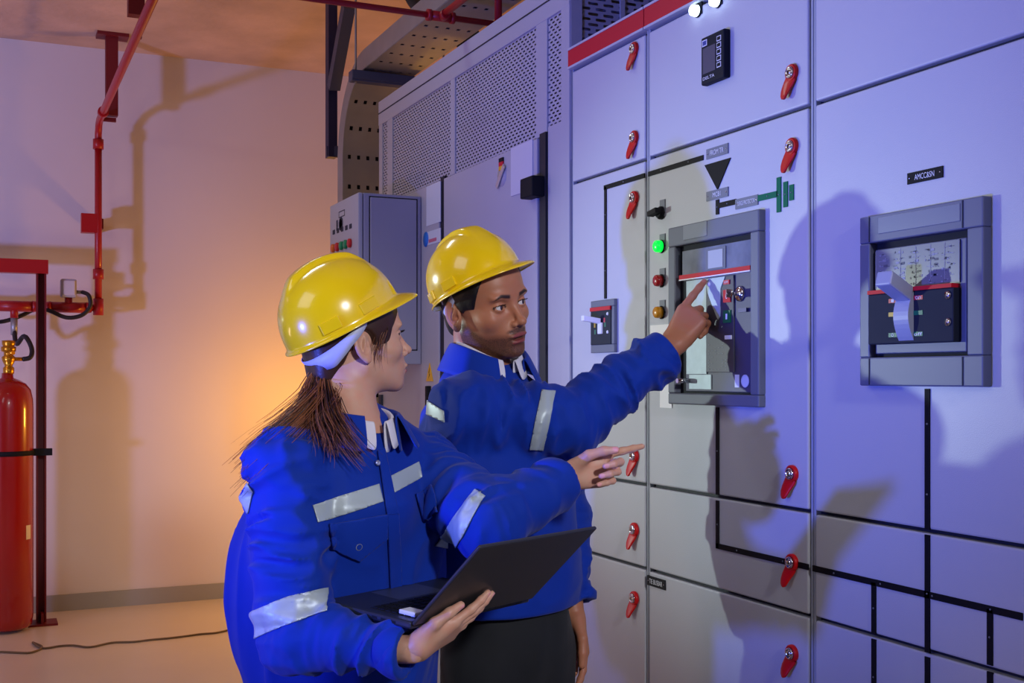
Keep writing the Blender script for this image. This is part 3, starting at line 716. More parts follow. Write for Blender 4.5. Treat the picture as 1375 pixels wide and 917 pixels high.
MB().box((ps.x-.045, Yp-.05, ps.z-.055), (ps.x+.045, Yp+.03, ps.z+.055)).build('switch_box', [mat('switch_grey',(176,176,184),.45)], t, bevel=.01)
MB().box((ps.x-.032, Yp-.056, ps.z-.042), (ps.x+.036, Yp-.045, ps.z+.046)).build('switch_cover', [mat('switch_cover_pale',(206,204,210),.45)], t, bevel=.006)
b = MB(); b.cyl((ps.x,Yp,zm+.06),(ps.x,Yp,ps.z-.05),.012,12); b.cyl((ps.x+.04,Yp,ps.z-.02),(ps.x+.09,Yp,ps.z-.02),.011,12); b.build('switch_fitting', [M_galv], t)
P = [Vector((ps.x+.08,Yp-.01,ps.z-.02)), PY(120,395,Yp-.06), PY(123,412,Yp-.06), PY(110,425,Yp-.06), PY(88,428,Yp-.06), PY(66,416,Yp-.05), PY(48,413,Yp+.08), PY(30,424,Yp+.07), PY(0,434,Yp+.05), PY(-30,430,Yp)]
tag(MB().tube(smooth_pts(P), .0125, 12).build('signal_cable', [M_hose]), 'black cable drooping from the pressure switch across the wall', 'cable')
# cable on the floor
fp = [(-20,876),(0,875),(22,876),(40,877),(54,872),(58,868),(46,863),(43,862),(50,868),(60,871),(80,867),(100,866),(120,870),(150,862),(180,862),(200,859),(225,857),(250,854),(270,851),(290,850),(310,845),(345,838),(400,836)]
P = [PZ(u, v, .006) for u, v in fp]
tag(MB().tube(smooth_pts(P, 5, 2), .0055, 8).build('floor_cable', [mat('cable_tan', (112,96,76), .6)]), 'thin tan cable lying loose across the floor with a small kink', 'cable')
# ================================================================== IMPLICIT-SURFACE SCULPTING (numpy)
F32 = np.float32
def A(*v): return np.array(v, dtype=F32)
def smin(a, b, k):
    h = np.clip(.5+.5*(b-a)/k, 0, 1); return b+(a-b)*h - k*h*(1-h)
def smax(a, b, k): return -smin(-a, -b, k)
def cone(P, a, b, ra, rb):
    a = np.asarray(a, F32); b = np.asarray(b, F32); ab = b-a
    t = np.clip(((P-a)@ab)/max(float(ab@ab), 1e-9), 0, 1)
    q = P-a-t[:,None]*ab
    return np.sqrt((q*q).sum(1)) - (ra+(rb-ra)*t)
def ell(P, c, r, R=None):
    q = P-np.asarray(c, F32)
    if R is not None: q = q@np.asarray(R, F32)      # R columns = local axes
    r = np.asarray(r, F32)
    k0 = np.sqrt(((q/r)**2).sum(1)); k1 = np.sqrt(((q/(r*r))**2).sum(1))
    return np.where(k1 > 1e-6, k0*(k0-1)/np.maximum(k1, 1e-6), -r.min())
def sph(P, c, r):
    q = P-np.asarray(c, F32); return np.sqrt((q*q).sum(1))-r
def rbox(P, c, hs, r, R=None):
    q = P-np.asarray(c, F32)
    if R is not None: q = q@np.asarray(R, F32)
    q = np.abs(q)-(np.asarray(hs, F32)-r)
    return np.sqrt((np.maximum(q, 0)**2).sum(1)) + np.minimum(q.max(1), 0) - r
def noise(P, seed=0):
    i = np.floor(P).astype(np.int64); f = (P-i).astype(F32); f = f*f*(3-2*f)
    def hsh(x, y, z):
        n = (x*374761393 + y*668265263 + z*2147483647 + seed*974634777) & 0xffffffff
        n = ((n ^ (n >> 13))*1274126177) & 0xffffffff
        return (((n ^ (n >> 16)) & 0xffff)/32768.0-1).astype(F32)
    x, y, z = i[:,0], i[:,1], i[:,2]; fx, fy, fz = f[:,0], f[:,1], f[:,2]
    def L(a, b, t): return a+(b-a)*t
    return L(L(L(hsh(x,y,z),hsh(x+1,y,z),fx), L(hsh(x,y+1,z),hsh(x+1,y+1,z),fx), fy),
             L(L(hsh(x,y,z+1),hsh(x+1,y,z+1),fx), L(hsh(x,y+1,z+1),hsh(x+1,y+1,z+1),fx), fy), fz)
def fold(P, M, seed=0):
    """creases: narrow valleys between broad soft swells; M = 3x3 scale matrix (anisotropy)"""
    Q = P@np.asarray(M, F32)
    w = noise(Q*.5+7, seed+5)[:,None]*1.2
    n = noise(Q+w, seed)
    n2 = noise(Q*2.1+w+3, seed+1)
    return (1-2.2*np.abs(n)) * .7 + (1-2.2*np.abs(n2))*.3
def surface_nets(V, lo, h):
    S = V < 0
    nx, ny, nz = V.shape
    c = np.zeros((nx-1, ny-1, nz-1), np.int8)
    for dx in (0,1):
        for dy in (0,1):
            for dz in (0,1): c += S[dx:nx-1+dx, dy:ny-1+dy, dz:nz-1+dz]
    act = (c > 0) & (c < 8)
    I = np.argwhere(act); N = len(I)
    idx = -np.ones(act.shape, np.int64); idx[act] = np.arange(N)
    acc = np.zeros((N, 3)); cnt = np.zeros(N)
    cor = [(0,0,0),(1,0,0),(0,1,0),(1,1,0),(0,0,1),(1,0,1),(0,1,1),(1,1,1)]
    vals = [V[I[:,0]+a, I[:,1]+b, I[:,2]+d] for a,b,d in cor]
    for e0, e1 in ((0,1),(2,3),(4,5),(6,7),(0,2),(1,3),(4,6),(5,7),(0,4),(1,5),(2,6),(3,7)):
        v0, v1 = vals[e0], vals[e1]; m = (v0 < 0) != (v1 < 0)
        t = np.where(m, v0/np.where(m, v0-v1, 1), 0)
        p = np.array(cor[e0]) + t[:,None]*(np.array(cor[e1])-np.array(cor[e0]))
        acc += p*m[:,None]; cnt += m
    Vt = (I + acc/np.maximum(cnt, 1)[:,None])*h + np.asarray(lo)
    Q = []
    for ax in range(3):
        sl0 = [slice(None)]*3; sl1 = [slice(None)]*3
        sl0[ax] = slice(0, -1); sl1[ax] = slice(1, None)
        a = S[tuple(sl0)]; b = S[tuple(sl1)]
        m = a != b
        o1, o2 = [k for k in range(3) if k != ax]
        E = np.argwhere(m)
        ok = (E[:,o1] > 0) & (E[:,o2] > 0) & (E[:,o1] < V.shape[o1]-1) & (E[:,o2] < V.shape[o2]-1)
        E = E[ok]; fl = a[tuple(E.T)]
        def g(d1, d2):
            q = E.copy(); q[:,o1] += d1; q[:,o2] += d2; return idx[tuple(q.T)]
        q = np.stack([g(-1,-1), g(0,-1), g(0,0), g(-1,0)], 1)
        if ax == 1: fl = ~fl
        q[~fl] = q[~fl][:, ::-1]
        Q.append(q)
    Q = np.concatenate(Q); Q = Q[(Q >= 0).all(1)]
    return Vt, Q
def sculpt(f, lo, hi, h, coarse=4):
    lo = np.asarray(lo, float); hi = np.asarray(hi, float)
    H = h*coarse
    n = np.ceil((hi-lo)/H).astype(int)+1
    gx = [lo[k]+np.arange(n[k])*H for k in range(3)]
    G = np.stack(np.meshgrid(*gx, indexing='ij'), -1).reshape(-1,3).astype(F32)
    C = f(G).reshape(n)
    m = n*coarse
    near = np.abs(C) < H*2.2+.004
    big = np.repeat(np.repeat(np.repeat(C, coarse, 0), coarse, 1), coarse, 2)
    nb = np.repeat(np.repeat(np.repeat(near, coarse, 0), coarse, 1), coarse, 2)
    V = big.astype(F32)
    I = np.argwhere(nb)
    for s in range(0, len(I), 400000):
        J = I[s:s+400000]; V[tuple(J.T)] = f((J*h+lo).astype(F32))
    return surface_nets(V, lo, h)
def to_mesh(name, parts):
    """parts = [(verts, quads, material_index)] joined into one mesh"""
    vs = np.concatenate([p[0] for p in parts]); o = 0; fs = []; mi = []
    for p in parts:
        fs.append(p[1]+o); mi += [p[2]]*len(p[1]); o += len(p[0])
    fs = np.concatenate(fs)
    me = bpy.data.meshes.new(name)
    me.vertices.add(len(vs)); me.vertices.foreach_set('co', vs.astype(F32).ravel())
    me.loops.add(fs.size); me.loops.foreach_set('vertex_index', fs.astype(np.int32).ravel())
    me.polygons.add(len(fs)); me.polygons.foreach_set('loop_start', np.arange(0, fs.size, 4, dtype=np.int32))
    me.polygons.foreach_set('loop_total', np.full(len(fs), 4, np.int32))
    me.update(calc_edges=True); me.polygons.foreach_set('material_index', np.array(mi, np.int32))
    me.polygons.foreach_set('use_smooth', np.ones(len(fs), bool)); me.validate(); me.update()
    return me
def relax(V, Q, it=1, lam=.5):
    N = len(V)
    e = np.concatenate([Q[:,[0,1]],Q[:,[1,2]],Q[:,[2,3]],Q[:,[3,0]]]); e = np.concatenate([e, e[:,::-1]])
    for _ in range(it):
        s = np.zeros((N,3)); c = np.zeros(N)
        for k in range(3): s[:,k] = np.bincount(e[:,0], V[e[:,1],k], N)
        c = np.bincount(e[:,0], minlength=N)
        V = V + lam*(s/np.maximum(c,1)[:,None]-V)
    return V
def attr(me, name, vals):
    a = me.attributes.new(name, 'FLOAT', 'POINT'); a.data.foreach_set('value', vals.astype(F32))

# people are modelled in a frame whose x runs to the right of the photo and y into it
def p3(u, v, d): return A((u-CX)/FP*d, d, CH+(HY-v)/FP*d)
def unit(v): v = np.asarray(v, float); return v/np.linalg.norm(v)
def rotz(a): c, s = math.cos(a), math.sin(a); return np.array([[c,-s,0],[s,c,0],[0,0,1.0]])
def roty(a): c, s = math.cos(a), math.sin(a); return np.array([[c,0,s],[0,1,0],[-s,0,c]])
def rotx(a): c, s = math.cos(a), math.sin(a); return np.array([[1,0,0],[0,c,-s],[0,s,c]])
def rf2w(V):
    V = np.asarray(V, float); return np.stack([V[:,0]*CS+V[:,1]*SN, -V[:,0]*SN+V[:,1]*CS, V[:,2]], 1)
RFM = Matrix(((CS, SN, 0, 0), (-SN, CS, 0, 0), (0,0,1,0), (0,0,0,1)))
def blink(name, parts, mats, parent, **k):
    """parts given in the people frame -> world -> linked under parent"""
    parts = [(rf2w(p[0]), p[1], p[2]) for p in parts]
    me = to_mesh(name, parts)
    return link(name, me, mats, parent, **k)
def mlink(mb, name, mats, parent, **k):
    me = mb.mesh(name); me.transform(RFM); return link(name, me, mats, parent, **k)

# ------------------------------------------------------------------ head, facing +x, y to its left, z up, origin between the ears
def head_fn(mouth=0.0, fem=0.0, ear=True):
    w = 1-.06*fem
    def f(P):
        Y = np.abs(P[:,1]); Q = P.copy(); Q[:,1] = Y          # mirrored half
        d = ell(P, (-.002,0,.048), (.096,.076*w,.086))
        d = smin(d, ell(P, (.040,0,.050), (.058,.062*w,.060)), .02)
        d = smin(d, ell(P, (.036,0,-.018), (.060,.058*w,.078)), .025)
        d = smin(d, cone(Q, (.002,.050*w,-.038), (.072,.014,-.080+.001*fem), .016-.001*fem, .0160-.0015*fem), .026)
        d = smin(d, ell(P, (.084-.003*fem,0,-.084+.001*fem), (.0165-.002*fem,.020-.005*fem,.0150)), .016)
        d = smin(d, ell(Q, (.062,.044*w,-.013), (.022,.018,.017)), .024)
        d = smin(d, ell(P, (.076,0,-.046), (.0270,.033*w,.030)), .018)
        d = smin(d, ell(Q, (.086,.024,.034-.001*fem), (.0125-.003*fem,.026,.0085)), .014)
        # eye sockets
        d = smax(d, -ell(Q, (.104,.033*w,.013), (.020,.0185,.0125)), .014)
        # nose
        d = smin(d, cone(P, (.090,0,.024), (.1125,0,-.017), .0060, .0080), .011)
        d = smin(d, ell(P, (.1135,0,-.0205), (.0115,.0095-.0015*fem,.0085)), .007)
        d = smin(d, ell(Q, (.103,.0125-.0015*fem,-.0255), (.0085,.0052,.0060)), .005)
        d = smax(d, -ell(Q, (.1075,.0060,-.0325), (.0050,.0026,.0040)), .003)
        d = smax(d, -cone(P, (.1085,0,-.033), (.1075,0,-.041), .0022, .0030), .004)
        # lips
        mo = mouth
        d = smin(d, ell(Q, (.0975,.008,-.0495), (.0095,.0165,.0052)), .005)
        d = smin(d, ell(P, (.0965,0,-.0595-mo), (.0100,.0180,.0058+.0008*fem)), .005)
        d = smax(d, -ell(P, (.108,0,-.0545-mo*.5), (.0150,.0235,.0011+mo*.55)), .0022)
        d = smax(d, -ell(P, (.1045,0,-.0705-mo), (.0080,.018,.0050)), .008)
        # lids round the eyeball with a slit
        lid = sph(Q, (.0795,.0320*w,.0135), .0142)
        d = smin(d, lid, .0035)
        slit = ell(Q, (.0955,.0325*w,.0130), (.0140,.0132,.0048), rotx(.10))
        d = smax(d, -slit, .0012)
        if ear:
            R = roty(-.22)@rotz(-.32)
            q = (Q-A(-.008,.0775*w,.002))@R.astype(F32)
            e = ell(q, (0,0,0), (.0185,.0062,.0315))
            e = smax(e, -ell(q, (.0015,.0062,.002), (.0125,.0075,.0235)), .003)
            e = smin(e, ell(q, (.0040,.0020,.002), (.0030,.0050,.0150), roty(.5)), .004)
            e = smax(e, -ell(q, (.0075,.0060,-.006), (.0050,.0075,.0062)), .003)
            e = smin(e, ell(q, (.0015,.0008,-.0285), (.0075,.0042,.0075)), .006)
            d = smin(d, e, .005)
        return d
    return f
def eye_parts(R, o, s, look=(0,0), w=1.0):
    """eyeballs with cornea facing forward; material 0 white, 1 iris, 2 pupil"""
    out = []
    for sy in (1,-1):
        c = np.array([.0795, .0320*w*sy, .0135]); n, m = 20, 28
        th = np.linspace(0, math.pi, n); ph = np.linspace(0, 2*math.pi, m, endpoint=False)
        V = []; 
        dirm = rotz(look[0])@roty(-look[1])
        for t in th:
            for p in ph:
                r = .0122
                v = np.array([math.cos(t), math.sin(t)*math.cos(p), math.sin(t)*math.sin(p)])*r
                V.append(dirm@v + c)
        V = np.array(V)*s; V = V@R.T + o
        fs = {0:[],1:[],2:[]}
        for i in range(n-1):
            for j in range(m):
                k = 2 if th[i] < .15 else 1 if th[i] < .45 else 0
                fs[k].append((i*m+j, i*m+(j+1)%m, (i+1)*m+(j+1)%m, (i+1)*m+j))
        allf = []; mi = []
        out.append((V, fs))
    return out
def hand_prims(Wp, Fd, Nd, right, curls, thumb, s=1.0, splay=(.10,.03,-.05,-.13), fw=1.0, arm=None):
    """list of (a, b, ra, rb, k); curls = per finger (mcp, pip, dip) radians; thumb = 3 directions (F, T, N comps)"""
    Fd = unit(Fd); Nd = np.asarray(Nd, float); Nd = unit(Nd-Fd*(Nd@Fd)); T = np.cross(Nd, Fd)
    if not right: T = -T
    Wp = np.asarray(Wp, float)
    def X(f, t, n): return Wp + (Fd*f+T*t+Nd*n)*s
    pr = []
    ar = -Fd if arm is None else unit(np.asarray(arm, float)-Wp)
    pr.append((Wp+ar*.13*s, Wp+ar*.015*s, .032*s, .0235*s, .01))
    pr.append((Wp+ar*.03*s+T*.006*s, X(.01,.008,0), .0210*s, .0200*s, .012)); pr.append((Wp+ar*.03*s-T*.006*s, X(.01,-.008,0), .0210*s, .0200*s, .012))
    ln = [(.0430,.0250,.0205),(.0470,.0290,.0215),(.0430,.0270,.0210),(.0340,.0200,.0190)]
    rd = [(.0098,.0086,.0078,.0066),(.0100,.0088,.0079,.0067),(.0094,.0083,.0075,.0064),(.0084,.0074,.0067,.0058)]
    by = [.0285,.0095,-.0095,-.0270]; bx = [.0900,.0930,.0885,.0800]
    tips = []
    for i in range(4):
        b0 = X(bx[i], by[i], .002)
        pr.append((X(.012, by[i]*.45, 0), b0, .0165*s, .0122*s, .012))
        pr.append((X(.030, by[i]*.75, -.006), X(bx[i]-.012, by[i], -.006), .0120*s, .0105*s, .010))
        a = b0; ang = 0
        for j in range(3):
            ang += curls[i][j]
            dF = math.cos(ang); dN = -math.sin(ang); sp = splay[i]
            dr = unit(Fd*dF*math.cos(sp) + T*math.sin(sp)*max(.2, dF) + Nd*dN)
            e = a + dr*ln[i][j]*s
            pr.append((a, e, rd[i][j]*s*fw, rd[i][j+1]*s*fw, .0045)); a = e
        up = unit(Nd*math.cos(ang)+Fd*math.sin(ang)); tips.append((a, dr, up, rd[i][3]*s*fw))
    # thumb
    a = X(.018, .020, -.010); tl = (.046,.034,.027); tr = (.0165,.0118,.0102,.0082)
    for j in range(3):
        c = thumb[j]; dr = unit(Fd*c[0]+T*c[1]+Nd*c[2]); e = a+dr*tl[j]*s
        pr.append((a, e, tr[j]*s*fw, tr[j+1]*s*fw, .010 if j == 0 else .005)); a = e
    nu = thumb[3] if len(thumb) > 3 else (0,.3,1); nu = Fd*nu[0]+T*nu[1]+Nd*nu[2]; nu = unit(nu-dr*(nu@dr))
    tips.append((a, dr, nu, tr[3]*s*fw))
    return pr, tips
def hand_fn(pr, tips):
    def f(P):
        d = None
        for a, b, ra, rb, k in pr:
            q = cone(P, a, b, ra, rb)
            d = q if d is None else smin(d, q, k)
        for c, dr, up, r in tips:     # nail beds
            pos = c + up*r*.93 - dr*r*.15; R = np.stack([dr, np.cross(up, dr), up], 1)
            d = smax(d, -(ell(P, pos+up*.0006, (r*.95, r*.72, .0011), R)), .0008)
        return d
    return f
def nail_mask(V, tips):
    m = np.zeros(len(V))
    for c, dr, up, r in tips:
        pos = c + up*r*.9 - dr*r*.1; q = V-pos; R = np.stack([dr, np.cross(up, dr), up], 1); q = q@R
        e = np.sqrt((q[:,0]/(r*1.05))**2+(q[:,1]/(r*.78))**2); ok = q[:,2] > -r*.35
        m = np.maximum(m, np.clip((1.08-e)/.16, 0, 1)*ok)
    return m

# ------------------------------------------------------------------ materials of people
def skin_mat(name, base, lip, hair, nail, rough=.45):
    m = mat(name, base, rough, bump=.12, bscale=900, bdist=.0004, spec=.45); nt = m.node_tree; b = nt.nodes['Principled BSDF']
    b.inputs['Subsurface Weight'].default_value = .12; b.inputs['Subsurface Radius'].default_value = (.012,.005,.003); b.inputs['Subsurface Scale'].default_value = .6
    tc = nt.nodes.new('ShaderNodeTexCoord')
    def at(n):
        a = nt.nodes.new('ShaderNodeAttribute'); a.attribute_name = n; return a.outputs['Fac']
    def mix(fac, c1, c2):
        x = nt.nodes.new('ShaderNodeMix'); x.data_type = 'RGBA'
        nt.links.new(fac, x.inputs[0])
        if isinstance(c1, tuple): x.inputs[6].default_value = c1
        else: nt.links.new(c1, x.inputs[6])
        x.inputs[7].default_value = c2; return x.outputs[2]
    n = nt.nodes.new('ShaderNodeTexNoise'); n.inputs['Scale'].default_value = 55; n.inputs['Detail'].default_value = 4
    nt.links.new(tc.outputs['Object'], n.inputs['Vector'])
    mr = nt.nodes.new('ShaderNodeMapRange'); mr.inputs['To Min'].default_value = 0; mr.inputs['To Max'].default_value = .35; mr.inputs['From Min'].default_value = .35; mr.inputs['From Max'].default_value = .75
    nt.links.new(n.outputs['Fac'], mr.inputs['Value'])
    c = mix(mr.outputs['Result'], rgb(*base), rgb(min(255,base[0]+12), int(base[1]*.86), int(base[2]*.84)))
    c = mix(at('lip'), c, rgb(*lip))
    c = mix(at('nail'), c, rgb(*nail))
    # stubble: fine speckle times the mask
    n2 = nt.nodes.new('ShaderNodeTexNoise'); n2.inputs['Scale'].default_value = 900; nt.links.new(tc.outputs['Object'], n2.inputs['Vector'])
    r2 = nt.nodes.new('ShaderNodeMapRange'); r2.inputs['From Min'].default_value = .35; r2.inputs['From Max'].default_value = .62; r2.inputs['To Min'].default_value = .45; r2.inputs['To Max'].default_value = 1
    nt.links.new(n2.outputs['Fac'], r2.inputs['Value'])
    mm = nt.nodes.new('ShaderNodeMath'); mm.operation = 'MULTIPLY'; nt.links.new(r2.outputs['Result'], mm.inputs[0]); nt.links.new(at('stubble'), mm.inputs[1])
    c = mix(mm.outputs[0], c, rgb(*hair))
    c = mix(at('brow'), c, rgb(*hair))
    nt.links.new(c, b.inputs['Base Color'])
    return m
def fabric(name, col, rough=.75, scale=700, var=.04):
    m = mat(name, col, rough, bump=.25, bscale=scale, bdist=.0006, spec=.25, var=var, vscale=30, sheen=.08); return m
M_blue = fabric('royal_blue_cotton', (4,50,158))
M_seam = fabric('blue_seam', (4,44,150))
M_tape = mat('reflective_tape', (176,190,192), .42, .15, bump=.15, bscale=900, bdist=.0005)
M_shirtp = fabric('pale_shirt', (226,224,232))
M_trous = fabric('black_trousers', (34,36,38), .8)
M_navyt = fabric('navy_trousers', (14,40,120), .8)
M_shoe = mat('black_boot', (24,22,22), .4)
M_hat = mat('hard_hat_yellow', (246,206,8), .22, coat=.6, bump=.02, bscale=60, spec=.6)
M_strapw = mat('strap_pale', (190,196,222), .45)
M_hair = mat('hair_brown', (58,34,22), .42, bump=.5, bscale=160, bdist=.001)
M_hairm = mat('hair_black', (20,16,16), .5, bump=.5, bscale=200, bdist=.001)
M_hairl = mat('hair_brown_sheen', (142,86,52), .36)  # lighter brown strands, with hair sheen put into their colour
M_eyew = mat('eye_white', (225,222,220), .15, coat=.8)
M_iris = mat('iris_brown', (60,34,20), .1, coat=1)
M_pupil = mat('pupil', (6,6,6), .1, coat=1)

# ------------------------------------------------------------------ cloth details cut from the garment's own surface
def decal(gme, planes, keep, name, mats, parent, off=.0015, th=.002, label=None, inset=0):
    """copy the region of garment mesh (people frame) inside the planes [(point, normal kept side)]"""
    bm = bmesh.new(); bm.from_mesh(gme)
    cos = np.empty(len(gme.vertices)*3, F32); gme.vertices.foreach_get('co', cos); cos = cos.reshape(-1,3)
    k = np.ones(len(cos), bool)
    for p, n in planes:
        k &= ((cos-np.asarray(p, F32))@np.asarray(unit(n), F32)) > -.02
    if keep is not None: k &= keep(cos)
    bm.verts.ensure_lookup_table()
    bmesh.ops.delete(bm, geom=[v for v in bm.verts if not k[v.index]], context='VERTS')
    for p, n in planes:
        bmesh.ops.bisect_plane(bm, geom=bm.verts[:]+bm.edges[:]+bm.faces[:], plane_co=Vector([float(q) for q in p]), plane_no=-Vector([float(q) for q in unit(n)]), clear_outer=True, clear_inner=False)
    if not bm.faces: bm.free(); return None
    bm.normal_update()
    nv = {v: v.normal.copy() for v in bm.verts}
    for v in bm.verts: v.co += nv[v]*off
    me = bpy.data.meshes.new(name); bm.to_mesh(me); bm.free(); me.materials.clear()
    me.transform(RFM)
    o = link(name, me, mats, parent, smooth=True, label=label)
    s = o.modifiers.new('thick', 'SOLIDIFY'); s.thickness = th; s.offset = 1
    return o
def loft(rows, closed=False):
    """rows of equal-length point lists -> MB"""
    n = len(rows[0]); vs = [tuple(p) for r in rows for p in r]; fs = []
    for i in range(len(rows)-1):
        for j in range(n if closed else n-1):
            fs.append((i*n+j, i*n+(j+1)%n, (i+1)*n+(j+1)%n, (i+1)*n+j))
    return MB().add(vs, fs, True)
# ------------------------------------------------------------------ hard hat in head-like axes (x front, z up, origin at rim centre)
def hard_hat(name, label, R, o, s, group=None):
    """R: 3x3 people-frame rotation; o: people-frame position of the rim centre"""
    base = RFM @ Vector((float(o[0]), float(o[1]), float(o[2])))
    t = thing(name, label, 'hard hat', tuple(base), 0)
    def put(V): return [tuple(q) for q in (np.array(V)*s@R.T + o)]
    n, m = 34, 96; a_, b_, c_ = .122, .103, .122
    rows = []
    for i in range(n+1):
        th = (i/n)*math.pi/2; row = []
        for j in range(m):
            ph = 2*math.pi*j/m
            x = math.sin(th)**.92*math.cos(ph); y = math.sin(th)**.92*math.sin(ph); z = math.cos(th)**.86
            k = 1.0
            X_, Y_, Z_ = a_*x*k, b_*y*k, c_*z
            # raised centre ridge with a V-shaped front
            wd = .020+.012*max(0, X_/.1); q = max(0.0, 1-(abs(Y_)/wd)**3) if abs(Y_) < wd else 0
            st = max(0.0, min(1.0, (.092-abs(X_-.006))/.035))*min(1, Z_/.03)
            bump = .0100*min(1, q*1.5)*st
            L = math.sqrt(X_*X_+Y_*Y_+Z_*Z_)+1e-9
            X_ += X_/L*bump; Y_ += Y_/L*bump; Z_ += Z_/L*bump
            # side grooves next to the ridge
            row.append((X_, Y_, Z_))
        rows.append(row)
    # rim and brim
    def rim(ph):
        f = max(0.0, math.cos(ph)); bw = .007 + .030*(f**1.3)
        return bw
    for k, dz in ((.25,-.002),(.6,-.004),(1.0,-.006),(1.03,-.009)):
        row = []
        for j in range(m):
            ph = 2*math.pi*j/m; bw = rim(ph)*k; f = max(0.0, math.cos(ph))
            x, y = a_*math.cos(ph), b_*math.sin(ph); nx_, ny_ = math.cos(ph)/a_, math.sin(ph)/b_; L = math.hypot(nx_, ny_)
            row.append((x+nx_/L*bw, y+ny_/L*bw, dz*(1+1.0*f)-.010*f*k*k*(1-abs(math.sin(ph)))*.6))
        rows.append(row)
    # back up inside the shell
    nr = len(rows); outer = rows
    mb = loft([put(r) for r in rows], closed=True)
    ob = mlink(mb, 'shell', [M_hat], t)
    md = ob.modifiers.new('thick', 'SOLIDIFY'); md.thickness = .0025; md.offset = -1
    sb = ob.modifiers.new('sub', 'SUBSURF'); sb.levels = 1; sb.render_levels = 1
    # accessory slots at the sides and lug at the back
    for sy in (1,-1):
        b = MB()
        for ph, wd_ in ((sy*1.35,.020),(sy*2.05,.020)):
            x, y = (a_+.001)*math.cos(ph), (b_+.001)*math.sin(ph); tx, ty = -math.sin(ph)*a_, math.cos(ph)*b_; L = math.hypot(tx, ty); tx, ty = tx/L, ty/L
            c = np.array([x*.985, y*.985, .016]); V = []
            for dz in (-1,1):
                for i_, j_ in ((-1,-1),(1,-1),(1,1),(-1,1)):
                    V.append(c+np.array([tx,ty,0])*wd_*i_+np.array([ty,-tx,.0])*.0035*j_+np.array([-math.cos(ph)*.10,-math.sin(ph)*.10,1])*.011*dz)
            b.add(put(V), [(0,3,2,1),(4,5,6,7),(0,1,5,4),(1,2,6,5),(2,3,7,6),(3,0,4,7)])
            
            mlink(b, 'accessory_slot', [M_hat], t, bevel=.0015); b = MB()
    # inner headband and rear ratchet strap
    rows = []
    for k in (0,1):
        row = []
        for j in range(61):
            ph = math.radians(-180+j*6)
            x, y = .098*math.cos(ph), .083*math.sin(ph); row.append((x-.004, y, (-.006 if k else .022)-.004))
        rows.append(row)
    mb = loft([put(r) for r in rows]); ob = mlink(mb, 'headband', [M_strapw], t); md = ob.modifiers.new('thick','SOLIDIFY'); md.thickness = .0015; md.offset = 0
    rows = [[],[],[]]
    for j in range(41):
        ph = math.radians(80+j*5); f = math.sin((j/40)*math.pi); f = max(0, f)**.6
        zt = .006-.038*f; zb = -.006-.052*f - .010*max(0, 1-abs((abs(ph-math.pi))-.75)/.5)
        lean = 1-.06*f
        for k, z in enumerate((zt, (zt+zb)/2, zb)):
            rows[k].append(((.113)*math.cos(ph)*(lean-.03*k), .087*math.sin(ph)*(1-.01*k), z))
    mb = loft([put(r) for r in rows]); ob = mlink(mb, 'ratchet_strap', [M_strapw], t, label='pale plastic ratchet strap behind the head'); md = ob.modifiers.new('thick','SOLIDIFY'); md.thickness = .002; md.offset = 0
    return t
# ================================================================== WOMAN
def frame_from(f_ang, pitch=0, roll=0):
    """columns: forward, left, up; f_ang measured from +x (right of photo), positive away from camera"""
    return rotz(f_ang)@roty(-pitch)@rotx(roll)
def collar(nc, f, r, rb, spec, name, mats, parent, label=None, th=.0025, open_=.45):
    """spec rows: (radius, height at back, height at front); nc neck centre"""
    f = unit(f); r = unit(r); N = 49; rows = []
    for k, (rad_b, rad_f, hb, hf) in enumerate(spec):
        row = []
        for j in range(N):
            ps = open_+(2*math.pi-2*open_)*j/(N-1)
            c = (1+math.cos(ps))/2; c2 = c**3
            rad = rad_b+(rad_f-rad_b)*c2; h = hb+(hf-hb)*c2
            row.append(nc + (f*math.cos(ps)+r*math.sin(ps))*rad + np.array([0,0,h]) )
        rows.append(row)
    # densify along the profile with a spline-ish subdivision
    mb = loft(rows); ob = mlink(mb, name, mats, parent, label=label)
    s = ob.modifiers.new('sub','SUBSURF'); s.levels = 2; s.render_levels = 2
    md = ob.modifiers.new('thick','SOLIDIFY'); md.thickness = th; md.offset = 0
    return ob
def strands(roots, ctrl, n, name, mats, parent, r0=.0011, seg=14, seed=1, spread=.012, tipspread=.03, thin=.25, label=None):
    """hair locks: n tapered strands following ctrl (list of points), scattered"""
    rr = np.random.default_rng(seed); mb = MB(); C = np.array(ctrl, float); m = len(C)
    def at(t):
        x = t*(m-1); i = min(int(x), m-2); q = x-i
        p0 = C[max(i-1,0)]; p1 = C[i]; p2 = C[i+1]; p3_ = C[min(i+2,m-1)]
        return .5*((2*p1)+(-p0+p2)*q+(2*p0-5*p1+4*p2-p3_)*q*q+(-p0+3*p1-3*p2+p3_)*q**3)
    for s_ in range(n):
        a = rr.normal(size=3)*spread*.5; b = rr.normal(size=3)*tipspread*.5; b[1] *= .7
        L = .70+.30*rr.random(); ph = rr.random()*6.28; wv = .0015*rr.random()
        pts = []; rad = []
        for i in range(seg):
            t = i/(seg-1); p = at(min(1.0, t*L)) + a*(.35+1.3*t-.9*t*t) + (a*.5+b)*t**1.5 + np.array([math.cos(ph), .3, math.sin(ph)])*wv*math.sin(t*7+ph)
            pts.append(p); rad.append(r0*(1-t*(1-thin)))
        mb.mat(0 if rr.random() < .45 else 1).tube(pts, rad, 4, cap=False)
    return mlink(mb, name, mats, parent, label=label)

